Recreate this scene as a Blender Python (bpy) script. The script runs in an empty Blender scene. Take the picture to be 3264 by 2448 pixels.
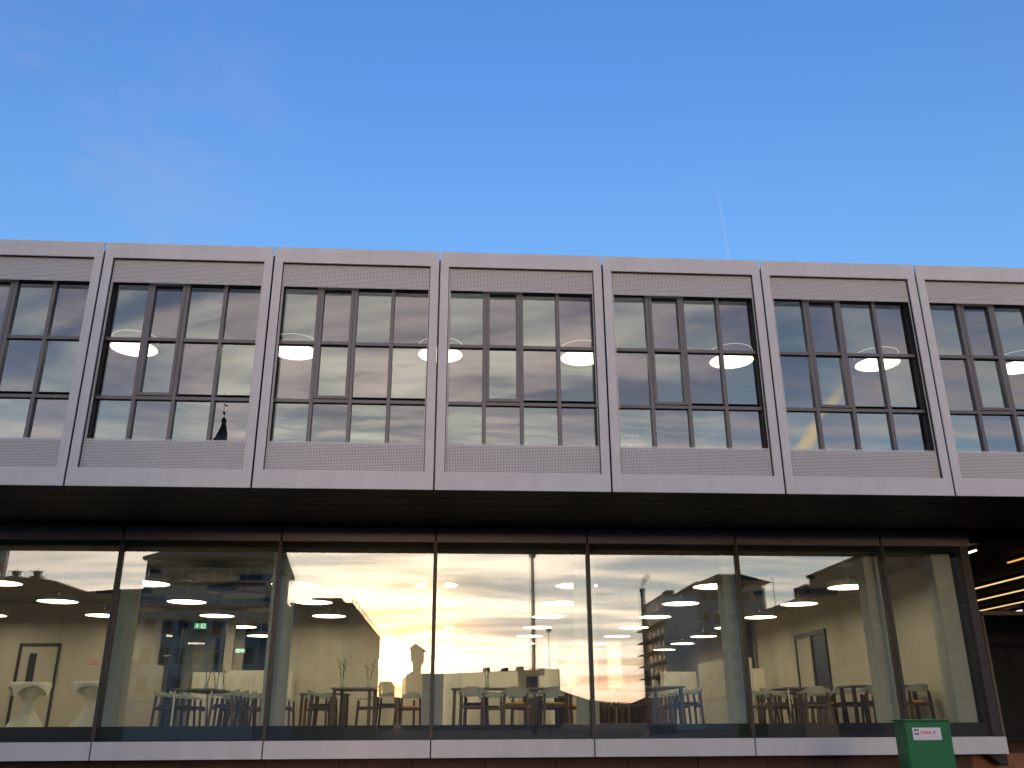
import bpy, bmesh, math, random
from mathutils import Matrix, Vector

random.seed(7)
S = bpy.context.scene
COL = S.collection
R = math.radians

# ------------------------------------------------------------------ camera
cam = bpy.data.cameras.new('camera')
cam.sensor_width = 36.0
cam.lens = 36.0 * 2850 / 3264
cam.clip_end = 6000
cam_o = bpy.data.objects.new('camera', cam)
COL.objects.link(cam_o)
_r = Vector((0.997856, -0.065291, -0.004482))
_u = Vector((-0.018928, -0.35348, 0.93525))
_f = Vector((0.062648, 0.933161, 0.353958))
cam_o.matrix_world = Matrix(((_r.x, _u.x, -_f.x, -2.400), (_r.y, _u.y, -_f.y, -13.154), (_r.z, _u.z, -_f.z, 1.6), (0, 0, 0, 1)))
S.camera = cam_o

# ------------------------------------------------------------------ world, sun, exposure
SUN_EL, SUN_AZ = 3.4, -3.3          # sun just above the roofs behind the camera, slightly to the left
S.view_settings.view_transform = 'Standard'
S.view_settings.look = 'None'
S.view_settings.gamma = 1.0
S.view_settings.exposure = 3.08    # dusk exposure: everything below is lit with small values
K = 1 / 8.45                        # display value -> scene value


def nn(nt, kind, **kw):
    n = nt.nodes.new(kind)
    for k, v in kw.items():
        if k == 'ins':
            for i, val in v.items():
                n.inputs[i].default_value = val
        else:
            setattr(n, k, v)
    return n


def build_world():
    w = bpy.data.worlds.new('World')
    S.world = w
    w.use_nodes = True
    nt = w.node_tree
    L = nt.links.new
    bg = nt.nodes['Background']
    bg.inputs[1].default_value = 0.075
    sky = nn(nt, 'ShaderNodeTexSky', sky_type='NISHITA', sun_disc=False)
    sky.sun_elevation = R(SUN_EL)
    sky.sun_rotation = R(180 - SUN_AZ)
    sky.air_density = 1.0
    sky.dust_density = 1.6
    sky.ozone_density = 3.3
    tc = nn(nt, 'ShaderNodeTexCoord')
    D = tc.outputs['Generated']
    sx = nn(nt, 'ShaderNodeSeparateXYZ')
    L(D, sx.inputs[0])

    def m(op, a, b=None, clamp=False):
        n = nn(nt, 'ShaderNodeMath', operation=op, use_clamp=clamp)
        for i, v in enumerate((a, b)):
            if v is None:
                continue
            if isinstance(v, (int, float)):
                n.inputs[i].default_value = v
            else:
                L(v, n.inputs[i])
        return n.outputs[0]

    def vdot(vec):
        n = nn(nt, 'ShaderNodeVectorMath', operation='DOT_PRODUCT')
        L(D, n.inputs[0])
        n.inputs[1].default_value = vec
        return n.outputs['Value']

    def smooth(v, a, b, c=0.0, d=1.0):
        n = nn(nt, 'ShaderNodeMapRange', interpolation_type='SMOOTHSTEP')
        n.inputs[1].default_value, n.inputs[2].default_value = a, b
        n.inputs[3].default_value, n.inputs[4].default_value = c, d
        L(v, n.inputs[0])
        return n.outputs[0]

    az, el = R(SUN_AZ), R(SUN_EL)
    sun = (math.sin(az) * math.cos(el), -math.cos(az) * math.cos(el), math.sin(el))
    sd = m('MAXIMUM', vdot(sun), 0.0)
    west = vdot((math.sin(az), -math.cos(az), 0))
    # cloud sheet: project the view ray on a flat layer
    zc = m('ADD', m('MAXIMUM', sx.outputs[2], 0.0), 0.07)
    cv = nn(nt, 'ShaderNodeCombineXYZ')
    L(m('DIVIDE', sx.outputs[0], zc), cv.inputs[0])
    L(m('DIVIDE', sx.outputs[1], zc), cv.inputs[1])
    mp = nn(nt, 'ShaderNodeMapping')
    mp.inputs['Location'].default_value = (1.7, 0.6, 0)
    mp.inputs['Rotation'].default_value = (0, 0, R(16))
    mp.inputs['Scale'].default_value = (0.42, 1.0, 1)
    L(cv.outputs[0], mp.inputs[0])
    n1 = nn(nt, 'ShaderNodeTexNoise', ins={'Scale': 0.9, 'Detail': 8.0, 'Roughness': 0.54, 'Distortion': 1.6})
    L(mp.outputs[0], n1.inputs['Vector'])
    n2 = nn(nt, 'ShaderNodeTexNoise', ins={'Scale': 2.6, 'Detail': 7.0, 'Roughness': 0.62, 'Distortion': 1.1})
    L(mp.outputs[0], n2.inputs['Vector'])
    dens = m('ADD', m('MULTIPLY', n1.outputs[0], 0.76), m('MULTIPLY', n2.outputs[0], 0.24))
    thr = m('ADD', dens, smooth(sx.outputs[2], 0.14, 0.36, 0.0, -0.085))
    mask = m('MULTIPLY', smooth(thr, 0.40, 0.58), smooth(west, -0.1, 0.55))
    mask = m('MULTIPLY', mask, 0.9)
    # faint pink wisps high in the east
    wm = nn(nt, 'ShaderNodeMapping')
    wm.inputs['Rotation'].default_value = (0, R(-32), 0)
    wm.inputs['Scale'].default_value = (5, 5, 14)
    L(D, wm.inputs[0])
    wn = nn(nt, 'ShaderNodeTexNoise', ins={'Scale': 1.0, 'Detail': 6.0, 'Roughness': 0.6, 'Distortion': 0.7})
    L(wm.outputs[0], wn.inputs['Vector'])
    wisp = m('MULTIPLY', smooth(wn.outputs[0], 0.42, 0.68), smooth(vdot(tuple(Vector((-.42, .74, .56)).normalized())), 0.955, 0.998))

    def col(rgb):
        n = nn(nt, 'ShaderNodeRGB')
        n.outputs[0].default_value = (*rgb, 1)
        return n.outputs[0]

    def vm(op, a, b):
        n = nn(nt, 'ShaderNodeVectorMath', operation=op)
        for i, v in enumerate((a, b)):
            if isinstance(v, tuple):
                n.inputs[i].default_value = v
            else:
                L(v, n.inputs[i])
        return n.outputs[0]

    def scale(vec, f):
        n = nn(nt, 'ShaderNodeVectorMath', operation='SCALE')
        n.inputs[0].default_value = vec
        L(f, n.inputs['Scale'])
        return n.outputs[0]

    Z = sx.outputs[2]
    low = smooth(Z, 0.36, 0.05)
    vlow = smooth(Z, 0.075, 0.015)
    c_far = scale((2.25, 1.86, 1.5), m('MULTIPLY', m('POWER', sd, 4.0), m('ADD', m('MULTIPLY', low, 1.9), 1.75)))
    c_near = scale((6.8, 5.8, 3.9), m('MULTIPLY', m('POWER', sd, 40.0), smooth(Z, 0.0, 0.085, 0.25, 1.0)))
    c_gold = scale((9.0, 3.6, 0.2), m('MULTIPLY', m('POWER', sd, 60.0), vlow))
    cloud = vm('ADD', vm('ADD', vm('ADD', (0.60, 0.60, 0.72), c_far), c_near), c_gold)
    # pale blue air between the clouds, warm band on the western horizon
    hz = m('MULTIPLY', m('POWER', sd, 4.0), m('MULTIPLY', smooth(Z, 0.42, 0.10), smooth(Z, 0.01, 0.09)))
    warm = m('MULTIPLY', m('POWER', sd, 8.0), smooth(Z, 0.10, 0.0))
    glow = m('POWER', sd, 420.0)
    tint = nn(nt, 'ShaderNodeMix', data_type='RGBA')
    L(smooth(Z, 0.70, 0.42), tint.inputs[0])
    tint.inputs[6].default_value = (0.93, 0.93, 1.10, 1)
    tint.inputs[7].default_value = (1.06, 0.95, 0.95, 1)
    base = vm('MULTIPLY', sky.outputs[0], tint.outputs[2])
    damp = m('SUBTRACT', 1.0, m('MULTIPLY', m('POWER', sd, 7.0), 0.86))
    bs = nn(nt, 'ShaderNodeVectorMath', operation='SCALE')
    L(base, bs.inputs[0])
    L(damp, bs.inputs['Scale'])
    base = vm('ADD', bs.outputs[0], scale((1.3, 2.1, 2.6), hz))
    base = vm('ADD', base, scale((5.4, 2.4, 1.45), warm))
    base = vm('ADD', base, scale((15.0, 7.2, 1.0), glow))
    cl2 = vm('ADD', cloud, scale((14.0, 7.0, 1.0), glow))
    # contrails: thin great-circle arcs
    def trail(a, b, width, axis, lo0, lo1, hi1, hi0, amp, nscale):
        A, B = Vector(a).normalized(), Vector(b).normalized()
        n = A.cross(B).normalized()
        d = m('ABSOLUTE', vdot(tuple(n)))
        nz = nn(nt, 'ShaderNodeTexNoise', ins={'Scale': nscale, 'Detail': 4.0})
        L(D, nz.inputs['Vector'])
        wv = m('MULTIPLY', smooth(nz.outputs[0], 0.3, 0.7, 0.35, 1.25), width)
        core = smooth(m('DIVIDE', d, wv), 1.0, 0.2)
        ax = sx.outputs[axis]
        core = m('MULTIPLY', core, m('MULTIPLY', smooth(ax, lo0, lo1), smooth(ax, hi0, hi1)))
        front = vdot(tuple((A + B).normalized()))
        return m('MULTIPLY', m('MULTIPLY', core, smooth(front, 0.5, 0.8)), amp)
    t1 = trail((.271, .795, .543), (.291, .836, .466), .0024, 2, .40, .47, .47, .56, .30, 30)
    t2 = trail((-.131, -.927, .350), (-.033, -.927, .373), .0032, 0, -.15, -.10, -.04, -.01, .8, 60)
    t3 = trail((.367, -.89, .271), (.406, -.85, .336), .011, 2, .20, .25, .29, .35, 1.0, 16)
    def mix(a, b, f):
        n = nn(nt, 'ShaderNodeMix', data_type='RGBA')
        L(f, n.inputs[0])
        L(a, n.inputs[6])
        L(b, n.inputs[7])
        return n.outputs[2]
    c = mix(base, cl2, m('MULTIPLY', mask, smooth(Z, 0.0, 0.05, 0.45, 1.0)))
    c = mix(c, col((0.75, 0.72, 1.05)), m('MULTIPLY', wisp, 0.16))
    c = mix(c, col((0.62, 0.85, 1.35)), t1)
    c = mix(c, col((3.2, 2.8, 2.3)), t2)
    c = mix(c, col((3.6, 2.7, 1.8)), t3)
    L(c, bg.inputs[0])


build_world()
sun_d = bpy.data.lights.new('sun', 'SUN')
sun_d.energy = 0.06
sun_d.angle = R(2.0)
sun_d.color = (1.0, 0.62, 0.36)
sun_o = bpy.data.objects.new('sun', sun_d)
COL.objects.link(sun_o)
_sd = Vector((math.sin(R(SUN_AZ)) * math.cos(R(SUN_EL)), -math.cos(R(SUN_AZ)) * math.cos(R(SUN_EL)), math.sin(R(SUN_EL))))
sun_o.rotation_euler = (-_sd).to_track_quat('-Z', 'Y').to_euler()
sun_o.location = _sd * 60

S.cycles.use_denoising = True
S.cycles.max_bounces = 10
S.cycles.transparent_max_bounces = 16
S.cycles.sample_clamp_indirect = 4.0
S.cycles.caustics_reflective = False
S.cycles.caustics_refractive = False

# ------------------------------------------------------------------ materials
MATS = {}


def mat(name, rgb, rough=0.6, metal=0.0, var=0.0, vscale=6.0, bump=0.0, bscale=40.0, streak=0.0, coat=0.0, spec=0.5):
    if name in MATS:
        return MATS[name]
    m = bpy.data.materials.new(name)
    m.use_nodes = True
    nt = m.node_tree
    b = nt.nodes['Principled BSDF']
    b.inputs['Base Color'].default_value = (*rgb, 1)
    b.inputs['Roughness'].default_value = rough
    b.inputs['Metallic'].default_value = metal
    b.inputs['Specular IOR Level'].default_value = spec
    b.inputs['Coat Weight'].default_value = coat
    tc = nn(nt, 'ShaderNodeTexCoord')
    if var or streak:
        n = nn(nt, 'ShaderNodeTexNoise', ins={'Scale': vscale, 'Detail': 6.0, 'Roughness': 0.65})
        nt.links.new(tc.outputs['Object'], n.inputs['Vector'])
        mr = nn(nt, 'ShaderNodeMapRange', ins={1: 0.25, 2: 0.75, 3: 1 - var, 4: 1 + var})
        nt.links.new(n.outputs[0], mr.inputs[0])
        fac = mr.outputs[0]
        if streak:
            mp = nn(nt, 'ShaderNodeMapping')
            mp.inputs['Scale'].default_value = (5, 5, 0.25)
            nt.links.new(tc.outputs['Object'], mp.inputs[0])
            n2 = nn(nt, 'ShaderNodeTexNoise', ins={'Scale': 1.0, 'Detail': 5.0})
            nt.links.new(mp.outputs[0], n2.inputs['Vector'])
            mr2 = nn(nt, 'ShaderNodeMapRange', ins={1: 0.3, 2: 0.7, 3: 1 - streak, 4: 1 + streak})
            nt.links.new(n2.outputs[0], mr2.inputs[0])
            mm = nn(nt, 'ShaderNodeMath', operation='MULTIPLY')
            nt.links.new(fac, mm.inputs[0])
            nt.links.new(mr2.outputs[0], mm.inputs[1])
            fac = mm.outputs[0]
        sc = nn(nt, 'ShaderNodeVectorMath', operation='SCALE')
        sc.inputs[0].default_value = rgb
        nt.links.new(fac, sc.inputs['Scale'])
        nt.links.new(sc.outputs[0], b.inputs['Base Color'])
    if bump:
        n = nn(nt, 'ShaderNodeTexNoise', ins={'Scale': bscale, 'Detail': 4.0})
        nt.links.new(tc.outputs['Object'], n.inputs['Vector'])
        bp = nn(nt, 'ShaderNodeBump', ins={'Strength': bump, 'Distance': 0.01})
        nt.links.new(n.outputs[0], bp.inputs['Height'])
        nt.links.new(bp.outputs[0], b.inputs['Normal'])
    MATS[name] = m
    return m


def emit(name, rgb, strength):
    m = bpy.data.materials.new(name)
    m.use_nodes = True
    nt = m.node_tree
    b = nt.nodes['Principled BSDF']
    b.inputs['Base Color'].default_value = (0.6, 0.6, 0.6, 1)
    b.inputs['Emission Color'].default_value = (*rgb, 1)
    b.inputs['Emission Strength'].default_value = strength
    MATS[name] = m
    return m


def glass(name, f0, refl, trans, wave=0.0, wscale=1.2):
    m = bpy.data.materials.new(name)
    m.use_nodes = True
    nt = m.node_tree
    nt.nodes.clear()
    L = nt.links.new
    out = nn(nt, 'ShaderNodeOutputMaterial')
    lw = nn(nt, 'ShaderNodeLayerWeight', ins={'Blend': 0.5})
    p5 = nn(nt, 'ShaderNodeMath', operation='POWER')
    L(lw.outputs['Facing'], p5.inputs[0])
    p5.inputs[1].default_value = 4.0
    mr = nn(nt, 'ShaderNodeMapRange', ins={1: 0.0, 2: 1.0, 3: f0, 4: 0.95})
    L(p5.outputs[0], mr.inputs[0])
    tr = nn(nt, 'ShaderNodeBsdfTransparent')
    tr.inputs[0].default_value = (*trans, 1)
    gl = nn(nt, 'ShaderNodeBsdfGlossy')
    gl.inputs['Color'].default_value = (*refl, 1)
    gl.inputs['Roughness'].default_value = 0.0
    if wave:
        tc = nn(nt, 'ShaderNodeTexCoord')
        oi = nn(nt, 'ShaderNodeObjectInfo')
        off = nn(nt, 'ShaderNodeVectorMath', operation='ADD')
        cmb = nn(nt, 'ShaderNodeCombineXYZ')
        mu = nn(nt, 'ShaderNodeMath', operation='MULTIPLY')
        L(oi.outputs['Random'], mu.inputs[0])
        mu.inputs[1].default_value = 40.0
        L(mu.outputs[0], cmb.inputs[0])
        L(tc.outputs['Object'], off.inputs[0])
        L(cmb.outputs[0], off.inputs[1])
        n = nn(nt, 'ShaderNodeTexNoise', ins={'Scale': wscale, 'Detail': 1.5, 'Roughness': 0.4})
        L(off.outputs[0], n.inputs['Vector'])
        bp = nn(nt, 'ShaderNodeBump', ins={'Strength': 1.0, 'Distance': wave})
        L(n.outputs[0], bp.inputs['Height'])
        L(bp.outputs[0], gl.inputs['Normal'])
    mx = nn(nt, 'ShaderNodeMixShader')
    L(mr.outputs[0], mx.inputs[0])
    L(tr.outputs[0], mx.inputs[1])
    L(gl.outputs[0], mx.inputs[2])
    L(mx.outputs[0], out.inputs[0])
    MATS[name] = m
    return m


mat('panel', (0.545, 0.535, 0.565), 0.62, var=0.075, vscale=1.5, streak=0.035, bump=0.06, bscale=300)
mat('perforated', (0.56, 0.55, 0.575), 0.55, var=0.03, vscale=2.0)
mat('dark_alu', (0.12, 0.112, 0.122), 0.45, metal=0.0, var=0.06)
mat('black', (0.016, 0.016, 0.018), 0.7)
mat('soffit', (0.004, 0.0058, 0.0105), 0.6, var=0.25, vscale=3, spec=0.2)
mat('fascia', (0.15, 0.142, 0.155), 0.5, var=0.05, vscale=2)
mat('mullion', (0.036, 0.031, 0.031), 0.5, var=0.1, spec=0.35)
mat('plinth', (0.062, 0.036, 0.024), 0.8, var=0.25, vscale=4, bump=0.3, bscale=20)
mat('podium', (0.20, 0.085, 0.034), 0.7, var=0.3, vscale=5, bump=0.2, bscale=30)
mat('beige', (0.57, 0.515, 0.41), 0.75, var=0.07, vscale=0.9, streak=0.06)
mat('beige_panel', (0.54, 0.485, 0.385), 0.6, var=0.04, vscale=1.2)
mat('column', (0.46, 0.47, 0.42), 0.7, var=0.08, vscale=2.5, streak=0.05)
mat('ceiling', (0.24, 0.225, 0.195), 0.85, var=0.12, vscale=1.5)
mat('duct', (0.05, 0.05, 0.052), 0.5)
mat('white_lacquer', (0.74, 0.70, 0.56), 0.35, var=0.02)
mat('floor', (0.30, 0.24, 0.18), 0.4, var=0.1, vscale=2)
mat('upper_floor', (0.10, 0.095, 0.09), 0.6)
mat('upper_wall', (0.10, 0.11, 0.12), 0.8)
mat('upper_ceiling', (0.16, 0.17, 0.17), 0.8)
mat('door_dark', (0.028, 0.028, 0.034), 0.4)
mat('blue_steel', (0.018, 0.030, 0.060), 0.45)
mat('steel', (0.55, 0.57, 0.55), 0.35, metal=0.6)
mat('lamp_body', (0.55, 0.53, 0.48), 0.6)
mat('disc', (0.45, 0.42, 0.36), 0.85)
mat('stool_wood', (0.075, 0.036, 0.022), 0.5, var=0.2, vscale=12)
mat('stool_shell', (0.37, 0.385, 0.34), 0.5)
mat('cushion_yellow', (0.66, 0.36, 0.035), 0.8)
mat('cushion_blue', (0.045, 0.055, 0.105), 0.8)
mat('table_top', (0.14, 0.135, 0.13), 0.5)
mat('table_edge', (0.42, 0.45, 0.44), 0.4)
mat('cloth', (0.80, 0.75, 0.62), 0.9, var=0.03)
mat('bamboo', (0.13, 0.16, 0.05), 0.6)
mat('vase', (0.5, 0.52, 0.45), 0.15, spec=0.8)
mat('green_paint', (0.008, 0.140, 0.044), 0.42, var=0.22, vscale=5, bump=0.25, bscale=18, coat=0.15)
mat('green_worn', (0.11, 0.17, 0.10), 0.7, var=0.4, vscale=30)
mat('sticker', (0.72, 0.68, 0.74), 0.5)
mat('sticker_red', (0.62, 0.035, 0.045), 0.5)
mat('sticker_pale', (0.62, 0.42, 0.45), 0.5)
mat('sticker_dark', (0.035, 0.03, 0.06), 0.5)
mat('sign_green', (0.0, 0.16, 0.06), 0.5)
mat('asphalt', (0.055, 0.055, 0.058), 0.85, var=0.2, vscale=0.6, bump=0.3, bscale=60)
mat('facade_dark', (0.27, 0.26, 0.265), 0.8, var=0.15, vscale=0.3, streak=0.1)
mat('facade_grey', (0.44, 0.42, 0.41), 0.8, var=0.12, vscale=0.3, streak=0.08)
mat('facade_brown', (0.20, 0.155, 0.12), 0.85, var=0.15, vscale=0.3, streak=0.08)
mat('facade_pale', (0.78, 0.72, 0.68), 0.8, var=0.1, vscale=0.3, streak=0.1)
mat('roof_dark', (0.06, 0.052, 0.048), 0.8, var=0.2, vscale=0.5)
mat('far_glass', (0.05, 0.06, 0.075), 0.35, spec=0.35)
mat('far_pane_dull', (0.06, 0.05, 0.045), 0.7, spec=0.15)
mat('far_frame', (0.5, 0.48, 0.45), 0.6)
mat('mast_steel', (0.12, 0.12, 0.125), 0.5, metal=0.3)
mat('hill', (0.035, 0.045, 0.03), 0.95, var=0.4, vscale=0.01)
mat('car_blue', (0.09, 0.13, 0.20), 0.5, metal=0.0, spec=0.3)
mat('car_brown', (0.13, 0.065, 0.055), 0.5, metal=0.0, spec=0.3)
mat('rubber', (0.02, 0.02, 0.02), 0.8)
emit('lamp_lower', (1.0, 0.88, 0.66), 11.5 * K)
emit('lamp_upper', (1.0, 0.88, 0.62), 6.0 * K)
emit('lamp_ring', (1.0, 0.90, 0.70), 0.8 * K)
emit('strip_warm', (1.0, 0.66, 0.28), 1.15 * K)
emit('strip_orange', (1.0, 0.42, 0.08), 1.1 * K)
emit('strip_pink', (1.0, 0.74, 0.66), 4.0 * K)
emit('spot_hot', (1.0, 0.7, 0.45), 6.0 * K)
emit('exit_green', (0.0, 0.30, 0.11), 1.1 * K)
emit('exit_white', (0.8, 1.0, 0.85), 1.0 * K)
glass('glass_lower', 0.15, (1.0, 0.99, 0.95), (0.93, 0.95, 0.91), 0.00018, 0.8)
glass('glass_lower_inner', 0.048, (1.0, 0.99, 0.95), (0.93, 0.95, 0.91), 0.0003, 0.6)
glass('glass_upper_a', 0.235, (0.90, 0.98, 0.95), (0.62, 0.68, 0.64), 0.0009, 1.7)
glass('glass_upper_b', 0.190, (0.96, 0.95, 0.99), (0.62, 0.62, 0.66), 0.0009, 1.7)
glass('glass_dim', 0.015, (1, 1, 1), (0.8, 0.83, 0.8))
glass('glass_inner', 0.10, (1, 1, 1), (0.8, 0.83, 0.8))


# ------------------------------------------------------------------ mesh helpers
class MB:
    def __init__(self):
        self.v, self.f = [], []

    def add(self, vs, fs):
        o = len(self.v)
        self.v += [tuple(p) for p in vs]
        self.f += [tuple(o + i for i in q) for q in fs]
        return self

    def box(self, x0, x1, y0, y1, z0, z1):
        return self.add([(x0, y0, z0), (x1, y0, z0), (x1, y1, z0), (x0, y1, z0), (x0, y0, z1), (x1, y0, z1), (x1, y1, z1), (x0, y1, z1)],
                        [(0, 3, 2, 1), (4, 5, 6, 7), (0, 1, 5, 4), (1, 2, 6, 5), (2, 3, 7, 6), (3, 0, 4, 7)])

    def lathe(self, prof, n=24, c=(0, 0), cap=True):
        vs, fs = [], []
        for r, z in prof:
            for i in range(n):
                a = 2 * math.pi * i / n
                vs.append((c[0] + r * math.cos(a), c[1] + r * math.sin(a), z))
        for k in range(len(prof) - 1):
            for i in range(n):
                j = (i + 1) % n
                fs.append((k * n + i, k * n + j, (k + 1) * n + j, (k + 1) * n + i))
        if cap:
            fs.append(tuple(reversed(range(n))))
            fs.append(tuple((len(prof) - 1) * n + i for i in range(n)))
        return self.add(vs, fs)

    def tube(self, pts, r, n=8, radii=None):
        pts = [Vector(p) for p in pts]
        vs, fs = [], []
        for k, p in enumerate(pts):
            t = (pts[min(k + 1, len(pts) - 1)] - pts[max(k - 1, 0)]).normalized()
            ref = Vector((0, 0, 1)) if abs(t.z) < 0.9 else Vector((1, 0, 0))
            a = t.cross(ref).normalized()
            b = t.cross(a)
            rr = radii[k] if radii else r
            for i in range(n):
                an = 2 * math.pi * i / n
                vs.append(p + a * math.cos(an) * rr + b * math.sin(an) * rr)
        for k in range(len(pts) - 1):
            for i in range(n):
                j = (i + 1) % n
                fs.append((k * n + i, k * n + j, (k + 1) * n + j, (k + 1) * n + i))
        fs.append(tuple(reversed(range(n))))
        fs.append(tuple((len(pts) - 1) * n + i for i in range(n)))
        return self.add(vs, fs)

    def bar(self, p, q, w, d=None):
        """square bar from p to q"""
        p, q = Vector(p), Vector(q)
        d = d or w
        t = (q - p).normalized()
        ref = Vector((0, 1, 0)) if abs(t.y) < 0.9 else Vector((1, 0, 0))
        a = t.cross(ref).normalized() * w / 2
        b = t.cross(a).normalized() * d / 2
        vs = [p - a - b, p + a - b, p + a + b, p - a + b, q - a - b, q + a - b, q + a + b, q - a + b]
        return self.add(vs, [(0, 3, 2, 1), (4, 5, 6, 7), (0, 1, 5, 4), (1, 2, 6, 5), (2, 3, 7, 6), (3, 0, 4, 7)])

    def prism_y(self, poly, y0, y1):
        """poly: (x, z) outline, extruded along y"""
        n = len(poly)
        vs = [(x, y0, z) for x, z in poly] + [(x, y1, z) for x, z in poly]
        fs = [tuple(range(n)), tuple(reversed(range(n, 2 * n)))]
        fs += [(i, n + i, n + (i + 1) % n, (i + 1) % n) for i in range(n)]
        return self.add(vs, fs)

    def prism_x(self, poly, x0, x1):
        n = len(poly)
        vs = [(x0, y, z) for y, z in poly] + [(x1, y, z) for y, z in poly]
        fs = [tuple(reversed(range(n))), tuple(range(n, 2 * n))]
        fs += [((i + 1) % n, n + (i + 1) % n, n + i, i) for i in range(n)]
        return self.add(vs, fs)

    def frame_y(self, x0, x1, z0, z1, w, y0, y1):
        """rectangular ring facing -y, member width w (or 4-tuple left,right,bottom,top)"""
        l, r, b, t = w if isinstance(w, tuple) else (w, w, w, w)
        o = [(x0, z0), (x1, z0), (x1, z1), (x0, z1)]
        i = [(x0 + l, z0 + b), (x1 - r, z0 + b), (x1 - r, z1 - t), (x0 + l, z1 - t)]
        vs = [(x, y0, z) for x, z in o + i] + [(x, y1, z) for x, z in o + i]
        fs = []
        for k in range(4):
            j = (k + 1) % 4
            fs += [(k, j, 4 + j, 4 + k), (8 + j, 8 + k, 12 + k, 12 + j), (k, 8 + k, 8 + j, j), (4 + j, 12 + j, 12 + k, 4 + k)]
        return self.add(vs, fs)

    def mesh(self, name, m, smooth=False, bevel=0.0):
        me = bpy.data.meshes.new(name)
        me.from_pydata(self.v, [], self.f)
        me.materials.append(MATS[m])
        bm = bmesh.new()
        bm.from_mesh(me)
        bmesh.ops.recalc_face_normals(bm, faces=bm.faces)
        if bevel:
            bmesh.ops.bevel(bm, geom=list(bm.edges), offset=bevel, segments=1, affect='EDGES', clamp_overlap=True)
        bm.to_mesh(me)
        bm.free()
        if smooth:
            for p in me.polygons:
                p.use_smooth = True
        me.update()
        return me

    def build(self, name, m, parent=None, loc=(0, 0, 0), smooth=False, bevel=0.0):
        return put(name, self.mesh(name, m, smooth, bevel), parent, loc)


def put(name, me, parent=None, loc=(0, 0, 0), rot=None):
    o = bpy.data.objects.new(name, me)
    COL.objects.link(o)
    o.location = loc
    if rot:
        o.rotation_euler = rot
    if parent:
        o.parent = parent
    return o


def tag(o, label=None, cat=None, group=None, kind=None):
    if label:
        o['label'] = label
    if cat:
        o['category'] = cat
    if group:
        o['group'] = group
    if kind:
        o['kind'] = kind
    return o


def thing(name, label, cat, loc=(0, 0, 0), rz=0.0, group=None):
    o = bpy.data.objects.new(name, None)
    COL.objects.link(o)
    o.location = loc
    o.rotation_euler = (0, 0, rz)
    o.empty_display_size = 0.2
    return tag(o, label, cat, group)


def copy_tree(o, parent=None):
    c = o.copy()
    COL.objects.link(c)
    if parent:
        c.parent = parent
    for ch in list(o.children):
        copy_tree(ch, c)
    return c


def bx(name, m, parent, x0, x1, y0, y1, z0, z1, bevel=0.0):
    return MB().box(x0, x1, y0, y1, z0, z1).build(name, m, parent, bevel=bevel)


ORD = ['first', 'second', 'third', 'fourth', 'fifth', 'sixth', 'seventh', 'eighth', 'ninth', 'tenth', 'eleventh']

# ------------------------------------------------------------------ ground
g = MB().box(-2500, 2500, -2500, 1500, -0.5, 0.0).build('ground', 'asphalt')
tag(g, 'dark asphalt ground around the building', kind='structure')

# ------------------------------------------------------------------ the building
W = 2.7
B = thing('building', 'modern two storey building with grey framed upper floor over a glazed ground floor', 'building')

# --- upper storey: one framed module per bay
Z0, Z1 = 4.869, 8.917
frame_me = MB().frame_y(0.014, W - 0.014, Z0, Z1, (0.136, 0.136, 0.278, 0.275), 0.0, 0.028).mesh('facade_module', 'panel', bevel=0.003)
shade_lining_me = MB().frame_y(0.03, W - 0.03, Z0 + .03, Z1 - .06, (0.126, 0.126, 0.254, 0.221), 0.029, 0.058).mesh('shade_lining', 'black')  # black ring added to paint the shade in the gap behind the frame


def perforated_mesh():
    p, rr = 0.0236, 0.0074
    ox0, ox1, oz0, oz1 = 0.180, 2.520, 5.615, 8.225          # window opening
    x0, z0 = 0.118, 5.118
    nx, nz = 104, 151
    vs, fs = [], []
    c8 = [(rr * math.cos(R(22.5 + 45 * k)), rr * math.sin(R(22.5 + 45 * k))) for k in range(8)]
    h = p / 2
    for i in range(nx):
        cx = x0 + (i + 0.5) * p
        for j in range(nz):
            cz = z0 + (j + 0.5) * p
            if ox0 < cx < ox1 and oz0 < cz < oz1:
                continue
            o = len(vs)
            vs += [(cx + h, 0.060, cz - h), (cx + h, 0.060, cz + h), (cx - h, 0.060, cz + h), (cx - h, 0.060, cz - h)]
            vs += [(cx + a, 0.060, cz + b) for a, b in c8]
            q = lambda k: o + 4 + k % 8
            # octagon corner k=7 (-22.5 deg) .. k=0 (22.5): faces +x
            fs += [(o, o + 1, q(0), q(7)), (o + 1, o + 2, q(2), q(1)), (o + 2, o + 3, q(4), q(3)), (o + 3, o, q(6), q(5)),
                   (o + 1, q(1), q(0)), (o + 2, q(3), q(2)), (o + 3, q(5), q(4)), (o, q(7), q(6))]
    me = bpy.data.meshes.new('perforated_panel')
    me.from_pydata(vs, [], fs)
    me.materials.append(MATS['perforated'])
    me.update()
    return me


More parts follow.
